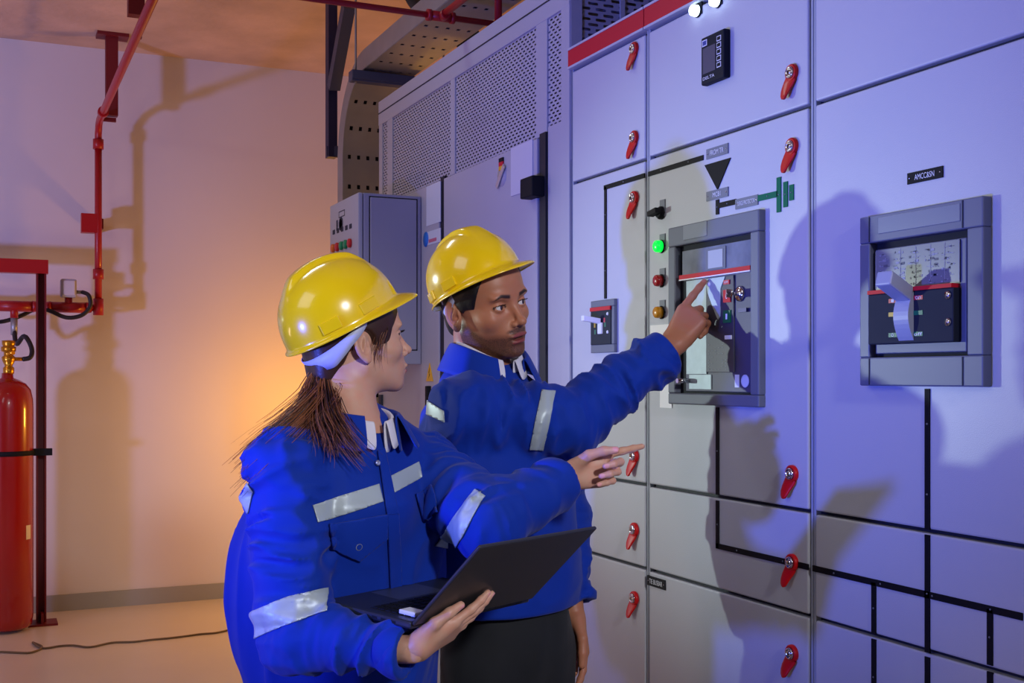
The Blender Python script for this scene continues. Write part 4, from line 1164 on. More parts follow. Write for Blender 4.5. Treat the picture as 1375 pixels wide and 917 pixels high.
WF = unit([.707,-.707,0]); WR = unit([-.707,-.707,0]); ZU = np.array([0,0,1.0])
wt = thing('person', 'woman in blue work jacket and yellow hard hat holding an open laptop and pointing', 'person', tuple(RFM@Vector((-.31, 2.14, 0))))
M_skinw = skin_mat('skin_light', (205,160,134), (176,86,84), (44,28,22), (226,160,160))
# ---- head
hw_s = .965; hw_a = math.radians(29); hw_R = frame_from(hw_a, math.radians(8), 0)
hw_o = p3(486.5, 466, 2.13) + hw_R@np.array([.008,0,0])*hw_s + hw_R[:,1]*.072*hw_s
hfW = head_fn(.0015, 1.0)
neckW = p3(474, 574, 2.15)
def inh(P, R, o, s): return ((P-np.asarray(o, F32))@R.astype(F32))/F32(s)
def fW(P):
    q = inh(P, hw_R, hw_o, hw_s)
    d = hfW(q)*hw_s
    n = cone(P, hw_o+hw_R@np.array([-.022,0,-.035]), neckW+np.array([0,0,-.03]), .050, .056)
    n = smin(n, cone(P, neckW+A(0,0,-.03), neckW+A(0,0,-.09), .054, .085), .04)
    return smin(d, n, .022)
V, Q = sculpt(fW, hw_o-.16, hw_o+np.array([.16,.16,.15]), .0021)
k = V[:,2] > neckW[2]-.055
parts = [(V, Q, 0)]
ln = inh(V.astype(F32), hw_R, hw_o, hw_s)
def lipmask(q, mo):
    Y = np.abs(q[:,1])
    e1 = np.sqrt(((q[:,0]-.106)/.016)**2+(Y/.0215)**2+((q[:,2]+.0500)/.0062)**2)
    e2 = np.sqrt(((q[:,0]-.104)/.016)**2+(Y/.0195)**2+((q[:,2]+.0598+mo)/.0066)**2)
    return np.clip((1.12-np.minimum(e1, e2))/.22, 0, 1)
def browmask(q, w, th=.0040, zz=.0335, x0=.060):
    Y = np.abs(q[:,1])/w; cz = zz+.0045*np.clip((Y-.012)/.022, 0, 1)-.012*np.clip((Y-.034)/.02, 0, 1)**1.5
    wd = th*(1-.6*np.clip((Y-.030)/.022, 0, 1))
    m = np.clip((wd-np.abs(q[:,2]-cz))/(th*.45), 0, 1)*np.clip((Y-.011)/.004, 0, 1)*np.clip((.052-Y)/.006, 0, 1)*(q[:,0] > x0)
    return m
aW = dict(lip=lipmask(ln, .0015), brow=browmask(ln, .94)*.85, stubble=np.zeros(len(V)), nail=np.zeros(len(V)))
# lash line
def lashmask(q, w):
    Y = np.abs(q[:,1]); r = np.sqrt((q[:,0]-.0795)**2+(Y-.032*w)**2+(q[:,2]-.0135)**2)
    e = np.sqrt(((Y-.0325*w)/.0138)**2+((q[:,2]-.0130)/.0054)**2)
    return np.clip((1.22-e)/.12,0,1)*np.clip((e-.85)/.1,0,1)*(q[:,0] > .082)*(q[:,2] > .0115)
aW['brow'] = np.maximum(aW['brow'], lashmask(ln, .94))
# ---- hands
ELRw = p3(397, 852, 1.99)
# the lid's outer face, which the hand lies along
lap_o = p3(551, 846, 1.86); lap_h = unit([.185,.215,0]); lap_b = unit([-lap_h[1], lap_h[0], .04]); lap_n = unit(np.cross(lap_b, lap_h)); lap_n = lap_n if lap_n[2] > 0 else -lap_n
lap_l = unit(-lap_b*math.cos(math.radians(46))+lap_n*math.sin(math.radians(46))); lap_out = unit(np.cross(lap_h, lap_l)); lap_out = lap_out if lap_out[1] < 0 else -lap_out
ray = np.array([(556-CX)/FP, 1, (HY-874)/FP]); eye_ = np.array([0,0,CH])
dd_ = ((lap_o-eye_)@lap_out+.020)/(ray@lap_out); WRwr = eye_+ray*dd_
print('wrist depth', dd_)
prR, tpR = hand_prims(WRwr, unit(lap_h*.80+lap_l*.60-lap_out*.04), lap_out, True, [(.06,.12,.08),(.08,.12,.08),(.10,.14,.10),(.14,.16,.12)], [(.76,.62,.02),(.96,.20,-.02),(.98,.02,-.05),(0,.1,1)], .84, splay=(.12,.03,-.04,-.10), arm=ELRw)
fh = hand_fn(prR, tpR); VR, QR = sculpt(fh, WRwr-.16, WRwr+.24, .0026)
WLwr = p3(762, 640, 2.235)
prL, tpL = hand_prims(WLwr, [.96,.12,.20], [.10,.98,.0], False, [(.10,.12,.08),(1.05,1.25,.6),(1.15,1.3,.6),(1.2,1.3,.6)], [(.72,.40,-.56),(.97,.08,-.20),(.98,-.14,-.10),(0,.5,-.8)], .87, splay=(.03,.0,-.03,-.08), arm=p3(655, 700, 2.12))
fl = hand_fn(prL, tpL); VL, QL = sculpt(fl, WLwr-.16, WLwr+.24, .0026)
parts += [(VR, QR, 0), (VL, QL, 0)]
# ---- covered torso and legs
SHR, SHL = p3(385, 628, 2.06), p3(566, 630, 2.31)
ELR, ELL = ELRw, p3(655, 702, 2.12)
HIPc = p3(466, 1000, 2.26)
TF = np.stack([WR, WF, ZU], 1)
def coarse_body(P, nk, shR, shL, elR, elL, wrR, wrL, hip, TFm, R, Fw, s=1.0):
    d = cone(P, nk, nk*.5+hip*.5, .055*s, .10*s)
    d = smin(d, cone(P, shR, shL, .045*s, .045*s), .05)
    d = smin(d, ell(P, nk*.6+hip*.4, (.13*s,.085*s,.20*s), TFm), .05)
    d = smin(d, ell(P, hip, (.13*s,.09*s,.12*s), TFm), .06)
    for a, b, c in ((shR, elR, wrR), (shL, elL, wrL)):
        d = smin(d, cone(P, a, b, .040*s, .034*s), .03); d = smin(d, cone(P, b, c, .034*s, .024*s), .02)
    for sg in (1,-1):
        h = hip+R*.085*sg; h = h-ZU*.03; kn = np.array([h[0], h[1], hip[2]*.52])+Fw*.02; an = np.array([h[0], h[1], .09])+R*.02*sg
        d = smin(d, cone(P, h, kn, .062*s, .048*s), .03); d = smin(d, cone(P, kn, an, .046*s, .032*s), .02)
        d = smin(d, cone(P, an-ZU*.04, an+Fw*.12-ZU*.05, .03, .022), .02)
    return d
def fBW(P): return coarse_body(P, neckW-A(0,0,.02), SHR, SHL, ELR, ELL, WRwr, WLwr, HIPc, TF, WR, WF, .95)
VB, QB = sculpt(fBW, np.array([-.62,1.75,.0]), np.array([.16,2.5,1.42]), .013, 3)
parts.append((VB, QB, 0))
ob = blink('body', parts, [M_skinw], wt)
nR, nL = len(VR), len(VL)
for nme in ('lip','brow','stubble','nail'):
    rest = np.zeros(nR+nL+len(VB))
    if nme == 'nail': rest[:nR] = nail_mask(VR, tpR); rest[nR:nR+nL] = nail_mask(VL, tpL)
    attr(ob.data, nme, np.concatenate([aW[nme], rest]))
def eyes(R, o, s, w, parent, look=(0,0)):
    for V, fs in eye_parts(R, o, s, look, w):
        mb = MB(); n0 = True
        for k in (0,1,2):
            if n0: mb.mat(k).add([tuple(v) for v in V], fs[k], True); n0 = False
            else:
                for f_ in fs[k]: mb.f.append(list(f_)); mb.mi.append(k); mb.sm.append(True)
        mlink(mb, 'eye', [M_eyew, M_iris, M_pupil], parent)
eyes(hw_R, hw_o, hw_s, .94, ob)
# ---- hair: cap under the hat, nape, ponytail
def fHW(P):
    q = inh(P, hw_R, hw_o, hw_s); Y = np.abs(q[:,1])
    c = ell(q, (-.004,0,.046), (.104,.0815,.094))
    c = smin(c, ell(q, (.030,0,.045), (.066,.0680,.062)), .02)
    c = smin(c, ell(q, (-.062,0,-.030), (.036,.045,.060)), .03)
    c = c + .0020*noise(q*np.array([18,60,18], F32), 3)
    # hairline: slopes from forehead to the front of the ear, then behind the ear
    hl = (q[:,0] - (.064+.25*(q[:,2]-.03) + .020*np.clip((q[:,2]-.03)/.03,0,1)))*.9
    hl2 = np.where(q[:,2] < -.004, q[:,0]+.030-.35*(q[:,2]+.004), hl)
    c = smax(c, hl2, .006)
    earh = ell(np.stack([q[:,0],Y,q[:,2]],1), (-.004,.080,-.004), (.026,.030,.036))
    c = smax(c, -earh, .004)
    return c*hw_s
V, Q = sculpt(fHW, hw_o-.15, hw_o+.16, .003)
hair = blink('hair', [(V, Q, 0)], [M_hair], wt)
# side locks in front of the ear and fine wisps
def hl(*p): return hw_o + hw_R@np.array(p)*hw_s
pts1 = [hl(.045,-.062,.060), hl(.042,-.0665,.030), hl(.030,-.0675,.005), hl(.022,-.066,-.020), hl(.020,-.062,-.045)]
strands(None, pts1, 46, 'hair_lock', [M_hair, M_hairl], hair, r0=.0008, spread=.010, tipspread=.016, seed=4, thin=.15)
T0 = hl(-.074,-.006,-.040)
tie = p3(436, 520, 2.15)
pony = [T0, hl(-.092,-.012,-.078), p3(424, 545, 2.12), p3(398, 578, 2.07), p3(368, 604, 2.05), p3(338, 632, 2.05)]
strands(None, pony, 950, 'ponytail', [M_hair, M_hairl], hair, r0=.0012, spread=.030, tipspread=.006, seed=5, thin=.2, label='long loose ponytail')
strands(None, pony, 14, 'flyaway_hair', [M_hair, M_hairl], hair, r0=.0005, spread=.035, tipspread=.025, seed=15, thin=.2)
pony2 = [hl(-.070,-.024,-.045), hl(-.078,-.045,-.080), p3(448, 560, 2.06), p3(464, 590, 2.02), p3(488, 618, 2.02)]
strands(None, pony2, 160, 'hair_lock', [M_hair, M_hairl], hair, r0=.0012, spread=.018, tipspread=.008, seed=6, thin=.15)
pony3 = [hl(-.072,-.018,-.045), hl(-.088,-.036,-.085), p3(436, 565, 2.06), p3(446, 590, 2.02), p3(446, 606, 2.02)]
strands(None, pony3, 160, 'hair_lock', [M_hair, M_hairl], hair, r0=.0012, spread=.022, tipspread=.010, seed=8, thin=.15)
# upper-lid lashes
mb = MB()
for sy in (-1,1):
    for i in range(14):
        t = (i-6.5)/6.5; c = np.array([.0795+.0142*math.cos(t*.75)*.98, (.032*.94+.0142*math.sin(t*.75))*sy, .0135+.0052-.0018*t*t])
        e = c+np.array([.0075, .0035*t*sy, .0035]); mb.tube([tuple(hw_o+hw_R@(c*hw_s)), tuple(hw_o+hw_R@((c+e)/2*hw_s)+np.array([0,0,-.0006])), tuple(hw_o+hw_R@(e*hw_s))], [.0005,.0004,.0001], 4, cap=False)
mlink(mb, 'eyelashes', [M_hairm], ob)
# ---- jacket
CR = (WRwr+(ELR-WRwr)*.05); CL = WLwr+(ELL-WLwr)*.06
def armfold(P, a, b, amp, seed, el=1.0):
    ab = np.asarray(b-a, float); L = np.linalg.norm(ab); t = (P-np.asarray(a, F32))@(ab/L).astype(F32)
    ax = unit(ab); s1 = unit(np.cross(ax, [0,1,.01])); s2 = np.cross(ax, s1)
    M = np.stack([ax*26, s1*9, s2*9], 1).astype(F32)
    return amp*fold(P, M, seed)
def fJW(P):
    tc = p3(470, 800, 2.25)
    d = ell(P, tc, (.195,.150,.60), TF)
    up = ell(P, p3(470, 690, 2.20), (.190,.132,.215), TF)
    d = smax(d, (P[:,2]-p3(466, 640, 2.17)[2]), .08)
    d = smin(d, up, .05)
    d = smin(d, cone(P, SHR*.80+neckW*.20-A(0,0,.028), SHL*.80+neckW*.20-A(0,0,.028), .064, .064), .05)
    d = smin(d, cone(P, neckW-A(0,0,.135), neckW+A(0,0,-.080), .115, .074), .035)
    d = smin(d, ell(P, p3(410, 800, 2.30), (.155,.13,.26), TF), .06)
    # folds of the body
    Mt = np.stack([WR*8, WF*8, ZU*4.2+WR*1.5], 1).astype(F32)
    d = d - .0130*fold(P, Mt, 21)
    a = cone(P, SHR, ELR, .072, .060); a = a - armfold(P, SHR, ELR, .0140, 31)
    b = cone(P, ELR, CR, .055, .038); b = b - armfold(P, ELR, CR, .0125, 35)
    d1 = smin(a, b, .03)
    a2 = cone(P, SHL, ELL, .072, .062)- armfold(P, SHL, ELL, .0130, 41)
    b2 = cone(P, ELL, CL, .060, .045)- armfold(P, ELL, CL, .0115, 47)
    d2 = smin(a2, b2, .03)
    # cuffs: end cleanly
    aR = unit(CR-ELR).astype(F32); aL = unit(CL-ELL).astype(F32)
    d1 = smax(d1, (P-CR.astype(F32))@aR, .004); d2 = smax(d2, (P-CL.astype(F32))@aL, .004)
    d1 = smax(d1, -cone(P, CR-aR*.03, CR+aR*.05, .029, .031), .003); d2 = smax(d2, -cone(P, CL-aL*.03, CL+aL*.05, .032, .034), .003)
    d = smin(smin(d, d1, .012), d2, .014)
    # pinched crease under the right arm
    d = smax(d, -(P[:,2]*-1+.80)*-1, .01)
    return d
V, Q = sculpt(fJW, np.array([-.68,1.80,.76]), np.array([.22,2.60,1.42]), .0047)
V = relax(V, Q, 1, .35)
print('woman jacket verts', len(V))
gW = to_mesh('gW', [(V, Q, 0)])
jk = blink('jacket', [(V, Q, 0)], [M_blue], wt)
# cuffs
def cuff(c, ax, r, name, parent, w=.045):
    ax = unit(ax); mb = MB(); x = unit(np.cross(ax, [0,1,.1])); y = np.cross(ax, x); rows = []
    for h, rr_ in ((-w, r-.004), (-w+.002, r), (-w*.5, r+.0015), (-.004, r), (.0, r-.002), (-.006, r-.006), (-.03, r-.008)):
        rows.append([tuple(c+ax*h+(x*math.cos(t)+y*math.sin(t))*(rr_+.0012*math.sin(3*t+h*60))) for t in [2*math.pi*k/40 for k in range(40)]])
    return mlink(loft(rows, closed=True), name, [M_blue], parent)
cuff(CR, CR-ELR, .0400, 'cuff', jk); cuff(CL, CL-ELL, .0460, 'cuff', jk)
# collar
collar(neckW+np.array([.008,-.006,.010]), WF, WR, .07, [(.076,.088,-.045,-.055),(.066,.078,.022,.008),(.070,.083,.029,.016),(.086,.100,.002,-.012),(.100,.124,-.026,-.052)], 'collar', [M_blue], jk, open_=.48)
collar(neckW+np.array([.008,-.006,.014]), WF, WR, .06, [(.060,.068,-.03,-.06),(.056,.064,.020,-.004),(.060,.072,.026,.004),(.065,.086,.008,-.055)], 'shirt_collar', [M_shirtp], jk, open_=.20, label='white shirt collar')
# details on the surface
def near_axis(a, b, r, x0=-.02, x1=1.02):
    a = np.asarray(a, F32); b = np.asarray(b, F32)
    def k(P):
        ab = b-a; t = ((P-a)@ab)/float(ab@ab); q = P-a-np.clip(t,0,1)[:,None]*ab
        return (np.sqrt((q*q).sum(1)) < r) & (t > x0) & (t < x1)
    return k
def band(g, a, b, t0, t1, r, parent, tilt=None, name='reflective_band', mats=None, off=.001, th=.0016):
    ax = unit(np.asarray(b)-a); n = unit(ax+(np.zeros(3) if tilt is None else np.asarray(tilt)))
    p0 = a+(np.asarray(b)-a)*t0; p1 = a+(np.asarray(b)-a)*t1
    return decal(g, [(p0, n), (p1, -n)], near_axis(a, b, r, t0-.4, t1+.4), name, mats or [M_tape], parent, off, th)
def side(p, q, r_=None):
    """plane normal facing right-of-line p->q as seen in the photo (camera rays)"""
    p, q = np.array(p, float), np.array(q, float)
    a = np.array([(p[0]-CX)/FP, 1, (HY-p[1])/FP]); b = np.array([(q[0]-CX)/FP, 1, (HY-q[1])/FP])
    return unit(np.cross(a, b))
CAMO = np.array([0,0,CH])
def outline(pts, flip=False):
    """convex outline given in photo pixels -> planes through the eye, cutting that patch of the garment"""
    cx_ = sum(p[0] for p in pts)/len(pts); cy_ = sum(p[1] for p in pts)/len(pts)
    cr = np.array([(cx_-CX)/FP, 1, (HY-cy_)/FP]); out = []
    for i in range(len(pts)):
        n = side(pts[i], pts[(i+1)%len(pts)])
        if n@cr < 0: n = -n
        out.append((CAMO, n))
    return out
def front(dmax): return lambda P: P[:,1] < dmax
def facing_keep(g, dmax):
    return lambda P: P[:,1] < dmax
def patch(g, pts, dmax, name, mats, parent, off=.0015, th=.002, label=None):
    return decal(g, outline(pts), front(dmax), name, mats, parent, off, th, label)
UR = ELR-SHR; 
axR = unit(ELR-SHR+np.array([.07,0,0])); pR = SHR+(ELR-SHR)*.80; qR = SHR+(ELR-SHR)*.95
decal(gW, [(pR, axR), (qR, -axR)]+outline([(300,740),(439,740),(439,900),(300,900)]), near_axis(SHR, ELR, .10), 'reflective_band', [M_tape], jk)
patch(gW, [(638,657),(651,666),(611,739),(583,733)], 2.4, 'reflective_band', [M_tape], jk)
# chest strip (both sides of the placket)
patch(gW, [(419,678),(508,650),(514,674),(426,702)], 2.16, 'reflective_band', [M_tape], jk)
patch(gW, [(522,640),(561,620),(567,640),(529,662)], 2.30, 'reflective_band', [M_tape], jk)
patch(gW, [(440,704),(518,690),(518,722),(482,752),(444,735)], 2.16, 'pocket_flap', [M_blue], jk, .003, .004)
patch(gW, [(556,664),(582,652),(590,688),(566,700)], 2.32, 'pocket_flap', [M_blue], jk, .003, .004)
patch(gW, [(503,604),(512,600),(545,700),(556,800),(556,930),(536,930),(536,800),(522,700)], 2.16, 'zip_placket', [M_blue], jk, .003, .004) if False else None
pl_k = lambda P: (P[:,1] > 2.0) & (P[:,1] < 2.22)
decal(gW, outline([(505,606),(514,603),(533,690),(518,690)]), pl_k, 'zip_placket', [M_blue], jk, .0025, .004)
decal(gW, outline([(518,688),(533,688),(540,840),(524,840)]), pl_k, 'zip_placket', [M_blue], jk, .0025, .004)
patch(gW, [(322,668),(333,650),(340,660),(334,690)], 2.13, 'reflective_band', [M_tape], jk)
def on_surface(g, u, v, dmin=1.2, dmax=3.2):
    """where the eye ray of a photo pixel meets the garment"""
    from mathutils.bvhtree import BVHTree
    if not hasattr(on_surface, 'c'): on_surface.c = {}
    if g.name not in on_surface.c: on_surface.c[g.name] = BVHTree.FromPolygons([v_.co for v_ in g.vertices], [p.vertices for p in g.polygons])
    r = Vector(((u-CX)/FP, 1, (HY-v)/FP)).normalized(); h = on_surface.c[g.name].ray_cast(Vector((0,0,CH)), r)
    return h
def button(g, u, v, r, parent, m, name='button'):
    h = on_surface(g, u, v)
    if h[0] is None: return
    n = h[1] if h[1].dot(Vector((0,-1,0))) > 0 else -h[1]
    b = MB(); b.lathe(h[0]+n*.006, [(r,-.004),(r,.0),(r*.8,.0014),(r*.55,.0004),(.0001,.0002)], 20, n)
    mlink(b, name, [m], parent)
M_btn = mat('press_stud', (190,196,210), .3, .7)
button(gW, 480, 733, .0075, jk, M_btn); button(gW, 505, 622, .005, jk, M_btn)
for (v, x) in ((.0,0),):
    pass
# ---- trousers and boots (below the frame)
def fTW(P):
    d = None; h0 = np.array([HIPc[0], HIPc[1], .86])
    d = ell(P, h0, (.165,.125,.15), TF)
    for sg in (1,-1):
        h = h0+WR*.085*sg-ZU*.05; kn = np.array([h[0],h[1],.47])+WF*.02; an = np.array([h[0],h[1],.11])+WR*.02*sg
        d = smin(d, cone(P, h, kn, .088, .068), .03); d = smin(d, smax(cone(P, kn, an, .066, .056), -(P[:,2]-.07), .005), .02)
    return smax(d, -(P[:,2]-.07), .005)
V, Q = sculpt(fTW, np.array([-.62,1.80,.0]), np.array([.10,2.5,1.08]), .011, 3)
blink('trousers', [(V, Q, 0)], [M_navyt], wt)
def boots(h0, R, Fw, parent):
    for sg in (1,-1):
        an = np.array([h0[0],h0[1],.0])+R*(.085+.02)*sg
        def f(P):
            d = cone(P, an+ZU*.10, an+ZU*.05, .05, .045); d = smin(d, cone(P, an+ZU*.035-Fw*.02, an+Fw*.15+ZU*.035, .042, .036), .03)
            return smax(d, -(P[:,2]-.002), .003)
        V, Q = sculpt(f, an-np.array([.26,.26,.01]), an+np.array([.26,.26,.2]), .008, 3)
        blink('boot', [(V, Q, 0)], [M_shoe], parent)
boots(HIPc, WR, WF, wt)
# ---- hard hat
hatR = hw_R@roty(-math.radians(21))
hat_w = hard_hat('hard_hat', 'yellow hard hat on the woman, with a pale ratchet strap over her ponytail', hatR, hw_o + hw_R@np.array([-.014,0,.053])*hw_s, .97)
# ================================================================== LAPTOP
Lz = p3(551, 846, 1.86); HX = unit([.185,.215,0.0]); BX = unit(np.cross(HX, ZU))*-1
BX = unit([-HX[1], HX[0], 0]); 
BX = unit(BX + np.array([0,0,.04])); LN = unit(np.cross(BX, HX)); LN = LN if LN[2] > 0 else -LN
lt = thing('laptop', 'dark grey open laptop resting on the woman\'s right hand', 'laptop', tuple(RFM@Vector([float(q) for q in (Lz+HX*.15+BX*.1)])))
lw, ld, ll = .300, .218, .205
def lap(o, X_, Y_, N_, x0, x1, y0, y1, n0, n1, name, m, **k):
    b = MB(); c = o+X_*(x0+x1)/2+Y_*(y0+y1)/2+N_*(n0+n1)/2
    b.obox(c, X_*(x1-x0)/2, Y_*(y1-y0)/2, N_*(n1-n0)/2); return mlink(b, name, [m], lt, **k)
M_lap = mat('laptop_dark_grey', (58,58,60), .42, .35)
M_lapi = mat('laptop_inner', (50,54,66), .4, .4)
lap(Lz, HX, BX, LN, 0, lw, 0, ld, 0, .013, 'base', M_lapi, bevel=.004)
kb = lap(Lz, HX, BX, LN, .02, lw-.02, .022, .118, .0128, .0134, 'keyboard', mat('key_well', (24,26,34), .5))
b = MB()
for i in range(6):
    for j in range(14):
        c = Lz+HX*(.0305+j*.0196)+BX*(.030+i*.0158)+LN*.0142; b.obox(c, HX*.0082, BX*.0064, LN*.0010)
mlink(b, 'keys', [M_black], kb)
lap(Lz, HX, BX, LN, .10, .215, .130, .205, .0128, .0133, 'touchpad', mat('touchpad_grey', (62,66,78), .3))
for i in range(3):
    lap(Lz, HX, BX, LN, -.0005, .002, .035+i*.022, .048+i*.022, .004, .008, 'port', M_black)
lap(Lz, HX, BX, LN, -.012, .030, .028, .048, .0134, .0215, 'usb_receiver', M_white, bevel=.002, label='white usb stick or card on the keyboard edge') if False else None
# lid, opened about 120 degrees
ang = math.radians(46); LD = unit(-BX*math.cos(ang)+LN*math.sin(ang)); LNb = unit(np.cross(HX, LD)); 
LO = Lz+LN*.008-BX*.002
b = MB(); n_ = 0
lap(LO, HX, LD, LNb, 0, lw, .002, ll, -.0035, .0035, 'lid', M_lap, bevel=.003)
sgn = 1 if LNb@BX > 0 else -1
lap(LO, HX, LD, LNb*sgn, .006, lw-.006, .012, ll-.006, .0034, .0042, 'screen', mat('screen_dark', (16,18,26), .15))
b = MB(); b.cyl(tuple(LO+HX*.03), tuple(LO+HX*(lw-.03)), .005, 12); mlink(b, 'hinge', [M_black], lt)
us = Lz+HX*.035+BX*.032+LN*.016
tagw = thing('white_card', 'small white card tucked at the laptop hinge by the keyboard', 'card', tuple(RFM@Vector([float(q) for q in us])))
b = MB(); b.obox(us+LN*.002, HX*.013, BX*.019, LN*.004); mlink(b, 'card_body', [M_white], tagw, bevel=.002)
# ================================================================== MAN
MF = unit([.64,-.77,0]); MR = unit([-.77,-.64,0]); TFm = np.stack([MR, MF, ZU], 1)
mt = thing('person', 'man with short beard in blue work jacket pressing the framed breaker with one finger', 'person', tuple(RFM@Vector((.0, 2.52, 0))))
M_skinm = skin_mat('skin_brown', (178,120,88), (140,70,66), (26,20,20), (196,130,108))
hm_s = 1.02; hm_a = -math.radians(45)
hm_R = frame_from(hm_a, math.radians(-5), math.radians(14))
hm_o = p3(648, 415, 2.5)
hfM = head_fn(.004, 0.0)
neckM = p3(648, 492, 2.52)
def fM(P):
    q = inh(P, hm_R, hm_o, hm_s); d = hfM(q)*hm_s
    n = cone(P, hm_o+hm_R@np.array([-.022,0,-.035]), neckM+np.array([0,0,-.03]), .054, .060)
    n = smin(n, cone(P, neckM+A(0,0,-.03), neckM+A(0,0,-.09), .060, .09), .04)
    return smin(d, n, .022)
V, Q = sculpt(fM, hm_o-.17, hm_o+np.array([.17,.17,.16]), .0021)
ln = inh(V.astype(F32), hm_R, hm_o, hm_s)
def beard(q):
    Y = np.abs(q[:,1])
    low = np.clip((-.030-.25*(Y-.02)*0-q[:,2])/.014, 0, 1)
    # jaw band rising to the sideburns
    line = -.040+.55*np.clip((.055-q[:,0])/.05, 0, 1)*.06
    m = np.clip((line-q[:,2])/.014, 0, 1)
    mus = np.clip(1.15-np.sqrt(((q[:,2]+.0405)/.0075)**2+(Y/.027)**2), 0, .35)/.35*(q[:,0] > .085)
    chin = np.clip(1.2-np.sqrt(((q[:,2]+.083)/.020)**2+(Y/.030)**2), 0, .4)/.4*(q[:,0] > .06)
    m = np.maximum(m*.92*(q[:,0] > -.005), np.maximum(mus*1.0, chin*.95))
    m *= np.clip((q[:,2]+.118)/.02, 0, 1)
    return np.clip(m, 0, 1)
lm = lipmask(ln, .004)
aM = dict(lip=lm, brow=np.maximum(browmask(ln, 1.0, .0052, .0330)*.95, lashmask(ln, 1.0)), stubble=beard(ln)*(1-lm), nail=np.zeros(len(V)))
parts = [(V, Q, 0)]
ELm = p3(766, 566, 2.46); MRwr = p3(903, 465, 2.553); tip = p3(944, 379, 2.655)
SHRm, SHLm, ELLm = p3(628, 556, 2.40), p3(728, 565, 2.66), p3(752, 695, 2.67)
prR, tpR = hand_prims(MRwr, [.55,.27,.79], [-.42,-.86,.26], True, [(.02,.05,.05),(.85,1.45,.9),(.95,1.5,.9),(1.05,1.5,.9)], [(.70,.30,-.62),(.80,-.25,-.55),(.75,-.45,-.40),(0,.5,.5)], 1.0, splay=(-.06,-.02,-.02,-.06), fw=1.03, arm=ELm)
print('man fingertip', rf2w([tpR[0][0]]), 'px', CX+tpR[0][0][0]/tpR[0][0][1]*FP, HY-(tpR[0][0][2]-CH)/tpR[0][0][1]*FP)
fh = hand_fn(prR, tpR); VR, QR = sculpt(fh, MRwr-.17, MRwr+.25, .0026)
MLwr = p3(769, 822, 2.60)
prL, tpL = hand_prims(MLwr, [.02,-.06,-1], [.55,.80,.0], False, [(.35,.35,.25),(.45,.45,.3),(.5,.5,.3),(.55,.5,.3)], [(.75,.45,-.35),(.95,.1,-.2),(.98,.0,-.15),(0,.5,.5)], .95, arm=ELLm)
fl = hand_fn(prL, tpL); VL, QL = sculpt(fl, MLwr-.25, MLwr+.18, .0030)
parts += [(VR, QR, 0), (VL, QL, 0)]
HIPm = p3(684, 850, 2.52)
def fBM(P): return coarse_body(P, neckM-A(0,0,.02), SHRm, SHLm, ELm, ELLm, MRwr, MLwr, HIPm, TFm, MR, MF, 1.0)
VB, QB = sculpt(fBM, np.array([-.35,2.1,.0]), np.array([.42,2.95,1.50]), .013, 3)
parts.append((VB, QB, 0))
ob = blink('body', parts, [M_skinm], mt)
nR, nL = len(VR), len(VL)
for nme in ('lip','brow','stubble','nail'):
    rest = np.zeros(nR+nL+len(VB))
    if nme == 'nail': rest[:nR] = nail_mask(VR, tpR); rest[nR:nR+nL] = nail_mask(VL, tpL)
    attr(ob.data, nme, np.concatenate([aM[nme], rest]))
eyes(hm_R, hm_o, hm_s, 1.0, ob, look=(.25,0))
# hair
def fHM(P):
    q = inh(P, hm_R, hm_o, hm_s); Y = np.abs(q[:,1])
    c = ell(q, (-.002,0,.048), (.1010,.0805,.0905))
    c = smin(c, ell(q, (.030,0,.045), (.066,.0670,.062)), .02)
    c = smin(c, ell(q, (-.055,0,-.020), (.040,.050,.055)), .03)
    c = c + .0016*noise(q*np.array([60,90,60], F32), 3)
    hl_ = (q[:,0] - (.052+.42*(q[:,2]-.03)))*.9
    hl2 = np.where(q[:,2] < .012, np.maximum(hl_, q[:,0]-.020+.9*(.012-q[:,2])), hl_)
    hl2 = np.where(q[:,2] < -.015, q[:,0]+.034, hl2)
    c = smax(c, hl2, .004)
    c = smax(c, -(q[:,2]+.060), .01)
    earh = ell(np.stack([q[:,0],Y,q[:,2]],1), (-.010,.080,-.004), (.022,.030,.034))
    return smax(c, -earh, .004)*hm_s
V, Q = sculpt(fHM, hm_o-.15, hm_o+.16, .003)
blink('hair', [(V, Q, 0)], [M_hairm], mt)
mb = MB()
for sy in (-1,1):
    for i in range(16):
        t = (i-7.5)/7.5; c = np.array([.0795+.0142*math.cos(t*.75)*.98, (.032+.0142*math.sin(t*.75))*sy, .0135+.0050-.0018*t*t])
        e = c+np.array([.0050, .0030*t*sy, .0018]); mb.tube([tuple(hm_o+hm_R@(c*hm_s)), tuple(hm_o+hm_R@((c+e)/2*hm_s)+np.array([0,0,-.0006])), tuple(hm_o+hm_R@(e*hm_s))], [.0005,.0004,.0001], 4, cap=False)
mlink(mb, 'eyelashes', [M_hairm], ob)
